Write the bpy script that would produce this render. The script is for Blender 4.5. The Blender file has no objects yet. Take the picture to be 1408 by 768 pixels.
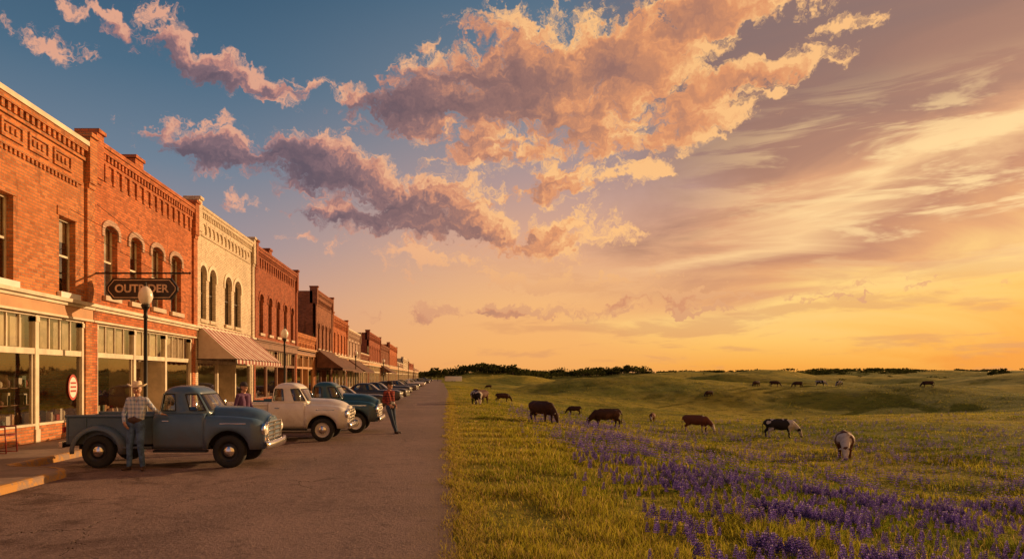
import bpy, math, random
import numpy as np
from mathutils import Vector, Matrix
random.seed(7); rng=np.random.default_rng(7)
S=bpy.context.scene
COL=S.collection
VPX,VPY,F,H=605.0,517.0,1000.0,1.95
SUN_AZ=math.radians(58); SUN_EL=math.radians(11)
SUND=Vector((math.sin(SUN_AZ)*math.cos(SUN_EL),math.cos(SUN_AZ)*math.cos(SUN_EL),math.sin(SUN_EL)))
def lin(c): 
    return tuple(((v/255.0)/12.92 if v/255.0<=0.04045 else ((v/255.0+0.055)/1.055)**2.4) for v in c[:3])
# ---------------------------------------------------------------- node helper
class NT:
    def __init__(s,tree): s.t=tree; s.n=tree.nodes; s.l=tree.links
    def new(s,typ,**kw):
        n=s.n.new(typ)
        for k,v in kw.items(): setattr(n,k,v)
        return n
    def put(s,sock,v):
        if v is None: return
        if hasattr(v,'is_output'): s.l.new(v,sock)
        else:
            if sock.type=='RGBA' and len(v)==3: v=tuple(v)+(1,)
            sock.default_value=v
    def m(s,op,a,b=None,c=None,clamp=False):
        n=s.new('ShaderNodeMath',operation=op,use_clamp=clamp)
        s.put(n.inputs[0],a); s.put(n.inputs[1],b); s.put(n.inputs[2],c); return n.outputs[0]
    def vm(s,op,a,b=None):
        n=s.new('ShaderNodeVectorMath',operation=op); s.put(n.inputs[0],a)
        if b is not None: s.put(n.inputs[3 if op=='SCALE' else 1],b)
        return n.outputs[1] if op in('LENGTH','DOT_PRODUCT') else n.outputs[0]
    def mix(s,f,a,b,bt='MIX'):
        n=s.new('ShaderNodeMix',data_type='RGBA',blend_type=bt)
        s.put(n.inputs[0],f); s.put(n.inputs[6],a); s.put(n.inputs[7],b); return n.outputs[2]
    def mr(s,v,a,b,c=0,d=1,smooth=True):
        n=s.new('ShaderNodeMapRange',interpolation_type='SMOOTHSTEP' if smooth else 'LINEAR')
        s.put(n.inputs[0],v)
        for i,x in enumerate((a,b,c,d)): s.put(n.inputs[i+1],x)
        return n.outputs[0]
    def noise(s,vec,scale,detail=4,rough=.55,dist=0,col=False,dim='3D'):
        n=s.new('ShaderNodeTexNoise',noise_dimensions=dim); s.put(n.inputs['Vector'],vec)
        n.inputs['Scale'].default_value=scale;n.inputs['Detail'].default_value=detail
        n.inputs['Roughness'].default_value=rough;n.inputs['Distortion'].default_value=dist
        return n.outputs[1] if col else n.outputs[0]
    def ramp(s,f,stops,interp='LINEAR'):
        n=s.new('ShaderNodeValToRGB'); s.put(n.inputs[0],f); r=n.color_ramp; r.interpolation=interp
        while len(r.elements)<len(stops): r.elements.new(.5)
        for e,(p,c) in zip(r.elements,stops): e.position=p; e.color=tuple(c)+(1,)
        return n.outputs[0]
    def mapv(s,vec,loc=(0,0,0),rot=(0,0,0),sc=(1,1,1),typ='POINT'):
        n=s.new('ShaderNodeMapping',vector_type=typ); s.put(n.inputs[0],vec)
        n.inputs[1].default_value=loc;n.inputs[2].default_value=rot;n.inputs[3].default_value=sc
        return n.outputs[0]
    def comb(s,x,y,z=0.0):
        n=s.new('ShaderNodeCombineXYZ'); s.put(n.inputs[0],x);s.put(n.inputs[1],y);s.put(n.inputs[2],z); return n.outputs[0]
    def bump(s,h,strength=.3,dist=.02):
        n=s.new('ShaderNodeBump'); s.put(n.inputs['Height'],h); n.inputs['Strength'].default_value=strength
        n.inputs['Distance'].default_value=dist; return n.outputs[0]
def newmat(name):
    m=bpy.data.materials.new(name); m.use_nodes=True; nt=NT(m.node_tree)
    return m,nt,m.node_tree.nodes['Principled BSDF'],m.node_tree.nodes['Material Output']
def setp(nt,p,col=None,rough=None,metal=None,normal=None,coat=None,spec=None):
    if col is not None: nt.put(p.inputs['Base Color'],col)
    if rough is not None: nt.put(p.inputs['Roughness'],rough)
    if metal is not None: nt.put(p.inputs['Metallic'],metal)
    if normal is not None: nt.put(p.inputs['Normal'],normal)
    if coat is not None: nt.put(p.inputs['Coat Weight'],coat)
    if spec is not None: nt.put(p.inputs['Specular IOR Level'],spec)
def pos(nt): return nt.new('ShaderNodeNewGeometry').outputs['Position']
def objc(nt): return nt.new('ShaderNodeTexCoord').outputs['Object']
def simple(name,c,rough=.7,metal=0,var=.25,scale=3,bump=.1,coat=0,spec=.5):
    m,nt,p,o=newmat(name); v=objc(nt)
    n=nt.noise(v,scale,4,.6); f=nt.mr(n,.3,.7)
    col=nt.mix(f,tuple(x*(1-var) for x in c),tuple(min(1,x*(1+var)) for x in c))
    nrm=nt.bump(nt.noise(v,scale*12,2),bump,.01) if bump else None
    setp(nt,p,col,rough,metal,nrm,coat,spec); return m
def brickmat(name,c1,c2,mortar,paint=False):
    m,nt,p,o=newmat(name); g=pos(nt)
    s=nt.new('ShaderNodeSeparateXYZ'); nt.l.new(g,s.inputs[0])
    u=nt.m('ADD',s.outputs[0],s.outputs[1]); vec=nt.comb(u,s.outputs[2])
    b=nt.new('ShaderNodeTexBrick'); nt.put(b.inputs['Vector'],vec)
    b.inputs['Scale'].default_value=1; b.inputs['Brick Width'].default_value=.25; b.inputs['Row Height'].default_value=.085
    b.inputs['Mortar Size'].default_value=.011; b.inputs['Mortar Smooth'].default_value=.2; b.inputs['Bias'].default_value=-.25
    k=.5 if not paint else .85
    b.inputs['Color1'].default_value=tuple(min(1,x*1.12) for x in c1)+(1,); b.inputs['Color2'].default_value=tuple(x*k for x in c2)+(1,); b.inputs['Mortar'].default_value=mortar+(1,)
    n1=nt.noise(g,.55,4,.65); n2=nt.noise(vec,7,3,.6); n3=nt.noise(nt.mapv(g,sc=(1.6,1.6,.25)),1.2,4,.7)
    col=nt.mix(nt.mr(n1,.38,.72,0,.5),b.outputs[0],tuple(x*.55 for x in c1))
    col=nt.mix(nt.mr(n2,.5,.75,0,.5),col,tuple(min(1,x*1.5) for x in c2))
    col=nt.mix(nt.mr(n3,.54,.75,0,.55),col,(.07,.04,.03) if not paint else (.35,.24,.17))
    hgt=nt.m('ADD',nt.m('MULTIPLY',b.outputs[1],-1.0),nt.m('MULTIPLY',n2,.8))
    setp(nt,p,col,.88,0,nt.bump(hgt,.9,.03),spec=.25); return m
# ---------------------------------------------------------------- materials
M={}
M['brick1']=brickmat('brick_orange',(.60,.215,.075),(.50,.15,.055),(.36,.26,.17))
M['brick2']=brickmat('brick_red',(.58,.17,.06),(.44,.12,.045),(.32,.2,.13))
M['brick3']=brickmat('brick_cream_painted',(.74,.62,.46),(.66,.55,.40),(.48,.38,.28),True)
M['brick4']=brickmat('brick_dark_red',(.40,.11,.05),(.30,.075,.04),(.26,.16,.11))
M['brick5']=brickmat('brick_brown',(.36,.14,.08),(.27,.10,.06),(.26,.17,.12))
M['brick6']=brickmat('brick_pale',(.52,.34,.26),(.44,.28,.21),(.36,.28,.22),True)
M['stone']=simple('trim_stone',(.55,.45,.34),.8,var=.2,scale=2)
M['cream']=simple('cream_paint',(.66,.57,.42),.55,var=.18,scale=2)
M['tan']=simple('tan_fascia',(.52,.28,.13),.6,var=.15,scale=1.2)
M['greenp']=simple('green_paint',(.10,.15,.11),.5)
M['wood']=simple('painted_wood',(.20,.09,.05),.6)
M['darkframe']=simple('dark_frame',(.06,.045,.035),.5)
M['roof']=simple('roof_tar',(.08,.07,.065),.9)
M['inter']=simple('interior_plaster',(.42,.25,.14),.9,var=.4,scale=1)
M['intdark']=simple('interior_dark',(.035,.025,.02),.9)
M['blind']=simple('window_blind',(.55,.47,.36),.8)
M['iron']=simple('painted_iron',(.018,.016,.015),.45,.3,bump=0)
M['chrome']=simple('chrome',(.75,.73,.7),.2,1,var=.1,bump=0)
M['rubber']=simple('tyre_rubber',(.02,.019,.018),.85,bump=0)
M['seat']=simple('seat_vinyl',(.07,.035,.02),.6)
M['lampglass']=simple('lamp_globe',(.85,.8,.7),.25,bump=0,var=.03)
M['redpaint']=simple('red_paint',(.42,.04,.025),.45)
M['chairred']=simple('chair_red_paint',(.20,.02,.014),.5)
M['whitep']=simple('white_paint',(.78,.74,.68),.5,var=.06)
M['awn_brown']=simple('canvas_brown',(.13,.06,.04),.9)
M['leather']=simple('boot_leather',(.06,.03,.018),.5)
M['tail']=simple('tail_lamp',(.4,.02,.01),.25)
def glassmat(name,base,tint):
    m,nt,p,o=newmat(name); nt.n.remove(p)
    g=pos(nt); nrm=nt.bump(nt.noise(g,1.3,2),.06,.05)
    lw=nt.new('ShaderNodeFresnel'); lw.inputs[0].default_value=1.5; 
    f=nt.m('ADD',nt.m('MULTIPLY',lw.outputs[0],1.1),base,clamp=True)
    tr=nt.new('ShaderNodeBsdfTransparent'); tr.inputs[0].default_value=tint+(1,)
    gl=nt.new('ShaderNodeBsdfGlossy'); gl.inputs['Roughness'].default_value=.03; nt.put(gl.inputs['Color'],(.9,.9,.9)); nt.put(gl.inputs['Normal'],nrm)
    mx=nt.new('ShaderNodeMixShader'); nt.put(mx.inputs[0],f); nt.l.new(tr.outputs[0],mx.inputs[1]); nt.l.new(gl.outputs[0],mx.inputs[2])
    nt.l.new(mx.outputs[0],o.inputs[0]); return m
M['glass']=glassmat('window_glass',.16,(.85,.83,.78))
M['carglass']=glassmat('car_glass',.06,(.62,.66,.64))
def stripemat():
    m,nt,p,o=newmat('striped_canvas'); g=pos(nt); s=nt.new('ShaderNodeSeparateXYZ'); nt.l.new(g,s.inputs[0])
    w=nt.m('GREATER_THAN',nt.m('FRACT',nt.m('MULTIPLY',nt.m('ADD',s.outputs[1],nt.m('MULTIPLY',nt.noise(g,2,2),.03)),1/.62)),.5)
    n=nt.noise(g,2.5,5)
    c=nt.mix(w,(.62,.54,.47),(.26,.06,.055)); c=nt.mix(nt.mr(n,.4,.75,0,.4),c,(.3,.2,.17))
    setp(nt,p,c,.9,normal=nt.bump(nt.noise(g,5,3),.3,.04),spec=.1); return m
M['stripe']=stripemat()
def carpaint(name,c,rough=.32):
    m,nt,p,o=newmat(name); v=objc(nt)
    n=nt.noise(v,2.2,5,.7); n2=nt.noise(v,9,5,.75)
    s=nt.new('ShaderNodeSeparateXYZ'); nt.l.new(v,s.inputs[0])
    dust=nt.mr(nt.m('ADD',s.outputs[2],nt.m('MULTIPLY',nt.m('SUBTRACT',n,.5),.9)),.95,.25)
    col=nt.mix(nt.mr(n,.35,.7,0,.35),c,tuple(min(1,x*1.5+.012) for x in c))
    col=nt.mix(nt.m('MULTIPLY',dust,.45),col,(.16,.10,.07))
    rust=nt.m('MULTIPLY',nt.mr(n2,.64,.70),nt.mr(s.outputs[2],.9,.4,.15,1))
    col=nt.mix(rust,col,(.10,.035,.015))
    r=nt.m('ADD',nt.m('MULTIPLY',dust,.35),nt.mr(n2,.3,.7,rough,rough+.18))
    setp(nt,p,col,r,0,None,coat=.3); p.inputs['Coat Roughness'].default_value=.15
    return m
def asphalt():
    m,nt,p,o=newmat('asphalt'); g=pos(nt)
    n1=nt.noise(g,.22,4,.6,.5); n2=nt.noise(nt.mapv(g,sc=(1.3,.12,1)),.8,4,.65); n3=nt.noise(g,24,3,.8); n4=nt.noise(g,3.2,5,.75)
    c=nt.mix(nt.mr(n1,.35,.68),(.145,.088,.068),(.235,.148,.114))
    c=nt.mix(nt.mr(n2,.42,.72,0,.55),c,(.105,.066,.054))
    c=nt.mix(nt.mr(n3,.35,.75,0,.65),c,(.36,.24,.19)); c=nt.mix(nt.mr(n4,.50,.72,0,.6),c,(.07,.043,.035))
    vo=nt.new('ShaderNodeTexVoronoi',feature='DISTANCE_TO_EDGE',voronoi_dimensions='2D') 
    wv=nt.vm('ADD',g,nt.vm('SCALE',nt.vm('SUBTRACT',nt.noise(g,1.3,4,.7,0,True),(.5,.5,.5)),1.1))
    nt.put(vo.inputs['Vector'],nt.mapv(wv,sc=(1,.6,1))); vo.inputs['Scale'].default_value=.33
    cr=nt.m('MULTIPLY',nt.mr(vo.outputs[0],.001,.006,1,0),nt.mr(nt.noise(g,.3,2),.48,.6))
    c=nt.mix(nt.m('MULTIPLY',cr,.5),c,(.03,.022,.02))
    s=nt.new('ShaderNodeSeparateXYZ'); nt.l.new(g,s.inputs[0])
    oil=nt.m('MULTIPLY',nt.mr(s.outputs[0],-2.2,-5.0),nt.mr(nt.noise(g,.75,5,.7,1),.46,.62,0,.75))
    c=nt.mix(oil,c,(.06,.028,.019))
    dirt=nt.mr(nt.m('ADD',s.outputs[0],nt.m('MULTIPLY',nt.noise(g,1.2,4,.7),2.0)),.3,1.3,0,.7)
    c=nt.mix(dirt,c,(.20,.125,.07))
    h=nt.m('ADD',nt.m('MULTIPLY',n3,1.0),nt.m('ADD',nt.m('MULTIPLY',cr,-1.5),n4))
    setp(nt,p,c,.85,0,nt.bump(h,.8,.025),spec=.35); return m
M['asphalt']=asphalt()
def concrete():
    m,nt,p,o=newmat('concrete'); g=pos(nt); s=nt.new('ShaderNodeSeparateXYZ'); nt.l.new(g,s.inputs[0])
    n=nt.noise(g,.9,5,.65); n3=nt.noise(g,30,3,.7)
    c=nt.mix(nt.mr(n,.3,.7),(.18,.12,.085),(.32,.22,.16)); c=nt.mix(nt.mr(n3,.4,.8,0,.4),c,(.12,.09,.07))
    j=nt.m('ABSOLUTE',nt.m('SUBTRACT',nt.m('FRACT',nt.m('MULTIPLY',s.outputs[1],1/1.5)),.5))
    jj=nt.mr(j,.008,.0,0,1); c=nt.mix(nt.m('MULTIPLY',jj,.7),c,(.04,.03,.025))
    setp(nt,p,c,.85,0,nt.bump(nt.m('SUBTRACT',n3,jj),.4,.01)); return m
M['concrete']=concrete()
def kerbmat():
    m,nt,p,o=newmat('kerb_faded_yellow'); g=pos(nt)
    n=nt.noise(g,2.2,5,.75); c=nt.mix(nt.mr(n,.46,.56),(.46,.23,.05),(.28,.19,.13))
    setp(nt,p,c,.8,0,nt.bump(nt.noise(g,25,3),.4,.01)); return m
M['kerb']=kerbmat()
def fieldmat():
    m,nt,p,o=newmat('meadow_soil_and_grass'); g=pos(nt)
    n1=nt.noise(g,.035,5,.6,.3); n2=nt.noise(g,.4,6,.7); n3=nt.noise(nt.mapv(g,sc=(.6,1,1)),3.5,5,.8); n0=nt.noise(nt.mapv(g,sc=(1,.5,1)),.012,4,.5)
    c=nt.mix(nt.mr(n1,.38,.60),(.17,.175,.022),(.42,.325,.045))
    c=nt.mix(nt.mr(n0,.47,.6,0,.6),c,(.10,.12,.018))
    c=nt.mix(nt.mr(n2,.46,.68,0,.75),c,(.055,.065,.012)); c=nt.mix(nt.mr(n3,.5,.72,0,.6),c,(.44,.34,.07))
    h=nt.m('ADD',nt.m('MULTIPLY',n2,1.5),n3)
    setp(nt,p,c,1,0,nt.bump(h,.8,.3),spec=.05); return m
M['field']=fieldmat()
def leafmat(name,attr=True,c=(.05,.07,.02),trans=.45):
    m,nt,p,o=newmat(name); nt.n.remove(p)
    if attr:
        a=nt.new('ShaderNodeAttribute',attribute_name='col'); cc=a.outputs['Color']
    else:
        cc=nt.mix(nt.mr(nt.noise(pos(nt),.25,3),.35,.65),tuple(x*.6 for x in c),tuple(x*1.3 for x in c))
    d=nt.new('ShaderNodeBsdfDiffuse'); t=nt.new('ShaderNodeBsdfTranslucent'); nt.put(d.inputs[0],cc); nt.put(t.inputs[0],cc)
    mx=nt.new('ShaderNodeMixShader'); mx.inputs[0].default_value=trans
    nt.l.new(d.outputs[0],mx.inputs[1]); nt.l.new(t.outputs[0],mx.inputs[2]); nt.l.new(mx.outputs[0],o.inputs[0]); return m
M['blade']=leafmat('grass_blades',trans=.5); M['petal']=leafmat('bluebonnet_petals',trans=.4)
M['leaf']=leafmat('tree_leaves',False,(.055,.06,.016),.3)
M['bark']=simple('bark',(.07,.045,.03),.95)
# ---------------------------------------------------------------- mesh builder
class MB:
    def __init__(s): s.v=[];s.f=[];s.m=[];s.mats=[];s.sm=[]
    def mi(s,mat):
        if mat not in s.mats: s.mats.append(mat)
        return s.mats.index(mat)
    def poly(s,pts,mat,smooth=False):
        b=len(s.v); s.v.extend([tuple(p) for p in pts]); s.f.append(tuple(range(b,b+len(pts)))); s.m.append(s.mi(mat)); s.sm.append(smooth)
    def box(s,x0,x1,y0,y1,z0,z1,mat):
        b=len(s.v); s.v.extend([(x0,y0,z0),(x1,y0,z0),(x1,y1,z0),(x0,y1,z0),(x0,y0,z1),(x1,y0,z1),(x1,y1,z1),(x0,y1,z1)])
        for f in ((0,3,2,1),(4,5,6,7),(0,1,5,4),(1,2,6,5),(2,3,7,6),(3,0,4,7)):
            s.f.append(tuple(b+i for i in f)); s.m.append(s.mi(mat)); s.sm.append(False)
    def grid(s,rows,mat,closed=False,smooth=True,flip=False,skip=None,skipmat=None):
        b=len(s.v); n=len(rows[0])
        for r in rows: s.v.extend([tuple(p) for p in r])
        for i in range(len(rows)-1):
            for j in range(n if closed else n-1):
                k=(j+1)%n
                f=(b+i*n+j,b+i*n+k,b+(i+1)*n+k,b+(i+1)*n+j)
                if flip: f=f[::-1]
                mm=mat
                if skip and skip(i,j):
                    if skipmat is None: continue
                    mm=skipmat
                s.f.append(f); s.m.append(s.mi(mm)); s.sm.append(smooth)
    def tube(s,p0,r0,p1,r1,mat,n=10,caps=True):
        p0=Vector(p0);p1=Vector(p1);d=(p1-p0).normalized()
        a=d.orthogonal().normalized(); c=d.cross(a)
        R=[[p+ (a*math.cos(t)+c*math.sin(t))*r for t in [2*math.pi*i/n for i in range(n)]] for p,r in ((p0,r0),(p1,r1))]
        s.grid(R,mat,True)
        if caps: s.poly(R[0][::-1],mat); s.poly(R[1],mat)
    def lathe(s,c,axis,prof,mat,n=24,ends=True):
        ax=Vector(axis).normalized(); a=ax.orthogonal().normalized(); b=ax.cross(a); c=Vector(c)
        rows=[[c+ax*h+(a*math.cos(t)+b*math.sin(t))*r for t in [2*math.pi*i/n for i in range(n)]] for r,h in prof]
        s.grid(rows,mat,True)
    def obj(s,name,parent=None,bevel=0,solid=0,loc=None,sub=0,segs=2):
        me=bpy.data.meshes.new(name); me.from_pydata(s.v,[],s.f)
        for mt in s.mats: me.materials.append(M[mt] if isinstance(mt,str) else mt)
        me.polygons.foreach_set('material_index',s.m); me.polygons.foreach_set('use_smooth',s.sm); me.update()
        o=bpy.data.objects.new(name,me); COL.objects.link(o)
        if parent: o.parent=parent
        if loc: o.location=loc
        if solid: 
            md=o.modifiers.new('solid','SOLIDIFY'); md.thickness=solid; md.offset=-1
        if bevel:
            md=o.modifiers.new('bevel','BEVEL'); md.width=bevel; md.segments=segs; md.limit_method='ANGLE'
        return o
def empty(name,loc=(0,0,0),rz=0):
    e=bpy.data.objects.new(name,None); e.location=loc; e.rotation_euler=(0,0,rz); e.empty_display_size=.2; COL.objects.link(e); return e
def fastmesh(name,V,Fc,mats,colors=None,midx=None,smooth=False):
    me=bpy.data.meshes.new(name); n=Fc.shape[1]
    me.vertices.add(len(V)); me.vertices.foreach_set('co',V.astype(np.float32).ravel())
    me.loops.add(Fc.size); me.loops.foreach_set('vertex_index',Fc.astype(np.int32).ravel())
    me.polygons.add(len(Fc)); me.polygons.foreach_set('loop_start',np.arange(0,Fc.size,n,dtype=np.int32))
    for mt in mats: me.materials.append(mt)
    if midx is not None: me.polygons.foreach_set('material_index',midx.astype(np.int32))
    me.update(calc_edges=True)
    if colors is not None:
        a=me.attributes.new('col','FLOAT_COLOR','POINT'); c4=np.ones((len(V),4),np.float32); c4[:,:3]=colors; a.data.foreach_set('color',c4.ravel())
    if smooth: me.polygons.foreach_set('use_smooth',np.ones(len(Fc),bool))
    o=bpy.data.objects.new(name,me); COL.objects.link(o); return o
# ---------------------------------------------------------------- terrain
def sst(x): 
    x=np.clip(x,0,1); return x*x*(3-2*x)
def edge(y): return .22+.8*sst((y-6)/90.0)+.05*np.sin(y*1.3)+.04*np.sin(y*3.1+1)
def vnoise(x,y,seed=0):
    xi=np.floor(x);yi=np.floor(y);xf=x-xi;yf=y-yi
    def h(a,b):
        v=np.sin(a*127.1+b*311.7+seed*74.7)*43758.5453; return v-np.floor(v)
    u=xf*xf*xf*(xf*(xf*6-15)+10);w=yf*yf*yf*(yf*(yf*6-15)+10)
    return (h(xi,yi)*(1-u)+h(xi+1,yi)*u)*(1-w)+(h(xi,yi+1)*(1-u)+h(xi+1,yi+1)*u)*w
def fbm(x,y,o=4,seed=0):
    r=0;a=.5
    for i in range(o):
        r=r+a*vnoise(x*2**i,y*2**i,seed+i); a*=.5
        x,y=x*.8-y*.6,x*.6+y*.8
    return r
def height(x,y):
    x=np.asarray(x,float); y=np.asarray(y,float)
    e=edge(np.clip(y,-50,400)); t=sst((x-e-.5)/15.0)
    k=sst((y-40)/50)*sst((x-e+2)/25)
    k2=sst((y-55)/110)
    roll=k*(1.0*np.sin(x*.040+y*.030+1.2)+1.1*np.sin(x*.020-y*.050+2.4)+.6*np.sin(x*.085+y*.06)+2.4*(fbm(x/30,y/26,3,12)-.45)+k2*10.0*(fbm(x/66,y/46,3,17)-.46))
    d=np.hypot(x,y)
    rise=(2.5+6.5*sst(x/700))*sst((d-240)/900)*np.maximum(t,sst((y-450)/300))
    far=sst((d-150)/300)*(fbm(x/150,y/95,3,3)-.47)*14*np.maximum(t,sst((y-450)/300))*(1-.75*sst((d-800)/500))
    near=t*(vnoise(x*.45,y*.45,9)-.5)*.22
    return -.03-1.55*t+roll*(1-.6*sst((d-500)/500))+rise+far+near
def raypt(px,py):
    dx=(px-VPX)/F; dz=(VPY-py)/F; y=np.geomspace(4,1500,6000)
    z=H+dz*y; hh=height(dx*y,y); i=np.argmax(z<=hh)
    return dx*y[i],y[i],float(hh[i])
xs=np.concatenate([-np.geomspace(2500,14,30),np.arange(-12,-1,1.0),np.arange(-1,24,.4),np.arange(24,90,1.2),np.geomspace(90,3200,130)])
ys=np.concatenate([np.arange(-60,2,3.0),np.arange(2,40,.5),np.arange(40,160,1.5),np.geomspace(160,4500,200)])
X,Y=np.meshgrid(xs,ys); Z=height(X,Y)
V=np.stack([X.ravel(),Y.ravel(),Z.ravel()],1); nx,ny=len(xs),len(ys)
I=(np.arange(ny-1)[:,None]*nx+np.arange(nx-1)[None]).ravel()
fastmesh('meadow_ground',V,np.stack([I,I+1,I+nx+1,I+nx],1),[M['field']],smooth=True)
# road
mb=MB(); rows=[]
for y in np.concatenate([np.arange(-40,60,.4),np.geomspace(60,430,60)]):
    e=float(edge(min(y,400)))+random.uniform(-.03,.03); rows.append([(-9.2,y,0),(-6,y,.012),(-3.2,y,.03),(-1,y,.014),(e,y,-.004)])
mb.grid(rows,'asphalt'); mb.obj('road')
mb=MB(); path=[(-7.2,-40),(-7.2,13.9)]
for i in range(9):
    a=i/8*math.pi/2; path.append((-7.2-1.3*(1-math.cos(a)),13.9+.75*math.sin(a)))
path+=[(-8.75,14.9),(-8.75,430)]
mk=MB()
for (x0,y0),(x1,y1) in zip(path[:-1],path[1:]):
    mb.poly([(-16,y0,.14),(x0-.15,y0,.14),(x1-.15,y1,.14),(-16,y1,.14)],'concrete')
K=[]
for x,y in path: K.append([(x-.152,y,.146),(x-.03,y,.15),(x+.0,y,.12),(x+.02,y,-.01)])
mk.grid(K,'kerb',smooth=False); mb.obj('sidewalk'); mk.obj('kerb')
# ---------------------------------------------------------------- buildings
XF=-11.0
def wall(mb,xf,y0,y1,z0,z1,ops,mat,rev=.24,revmat=None):
    revmat=revmat or mat
    yy=sorted({y0,y1,*[o[0] for o in ops],*[o[1] for o in ops]}); zz=sorted({z0,z1,*[o[2] for o in ops],*[o[3] for o in ops]})
    for a,b in zip(yy[:-1],yy[1:]):
        for c,d in zip(zz[:-1],zz[1:]):
            ym=(a+b)/2; zm=(c+d)/2
            if any(o[0]<ym<o[1] and o[2]<zm<o[3] for o in ops): continue
            mb.poly([(xf,a,c),(xf,b,c),(xf,b,d),(xf,a,d)],mat)
    for o in ops:
        a,b,c,d=o[:4]; arch=o[4] if len(o)>4 else 0; x2=xf-rev
        zs=d-arch
        mb.poly([(xf,a,c),(xf,b,c),(x2,b,c),(x2,a,c)],revmat)
        mb.poly([(xf,a,c),(x2,a,c),(x2,a,zs),(xf,a,zs)],revmat); mb.poly([(xf,b,c),(x2,b,c),(x2,b,zs),(xf,b,zs)],revmat)
        if arch:
            n=10; yc=(a+b)/2; w=(b-a)/2; pts=[(yc-w*math.cos(math.pi*i/n),zs+arch*math.sin(math.pi*i/n)) for i in range(n+1)]
            for i in range(n):
                (p,q),(r,s)=pts[i],pts[i+1]
                mb.poly([(xf,p,q),(xf,r,s),(xf,r,d),(xf,p,d)],mat)
                mb.poly([(xf,p,q),(x2,p,q),(x2,r,s),(xf,r,s)],revmat)
        else: mb.poly([(xf,a,d),(xf,b,d),(x2,b,d),(x2,a,d)],revmat)
def hood(mb,xf,a,b,z,arch,mat,t=.2,proj=.05):
    yc=(a+b)/2; w=(b-a)/2; n=12
    for i in range(n):
        t0=math.pi*i/n; t1=math.pi*(i+1)/n
        P=lambda tt,e:(yc-(w+e)*math.cos(tt),z-arch+(arch+e)*math.sin(tt))
        p=[P(t0,.01),P(t1,.01),P(t1,t),P(t0,t)]
        f=[(xf+proj,q[0],q[1]) for q in p]; k=[(xf-.01,q[0],q[1]) for q in p]
        mb.poly(f,mat); mb.poly([f[3],f[2],k[2],k[3]],mat); mb.poly([f[0],f[1],k[1],k[0]],mat)
    for yy in (a-t,b+.01): mb.box(xf-.01,xf+proj-.003,yy,yy+t-.01,z-arch-.22,z-arch+.005,mat)
def window(fr,gl,xf,a,b,c,d,fm='cream',blind=.4,rev=.24,split=True):
    x=xf-rev+.03; t=.06
    fr.box(x-.03,x+.03,a,a+t,c,d,fm); fr.box(x-.03,x+.03,b-t,b,c,d,fm); fr.box(x-.028,x+.028,a+t,b-t,c,c+t,fm); fr.box(x-.028,x+.028,a+t,b-t,d-t,d,fm)
    zm=(c+d)/2
    if split: fr.box(x-.02,x+.035,a+t,b-t,zm-.03,zm+.03,fm)
    gl.poly([(x+.002,a+t,c+t),(x+.002,b-t,c+t),(x+.002,b-t,d-t),(x+.002,a+t,d-t)],'glass')
    if blind: fr.box(x-.10,x-.09,a+.03,b-.03,d-(d-c)*blind,d-.02,'blind')
    fr.box(x-.62,x-.6,a-.3,b+.3,c-.3,d+.3,'intdark')  # dark-coloured sheet stands in for the shade of the room behind
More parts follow.
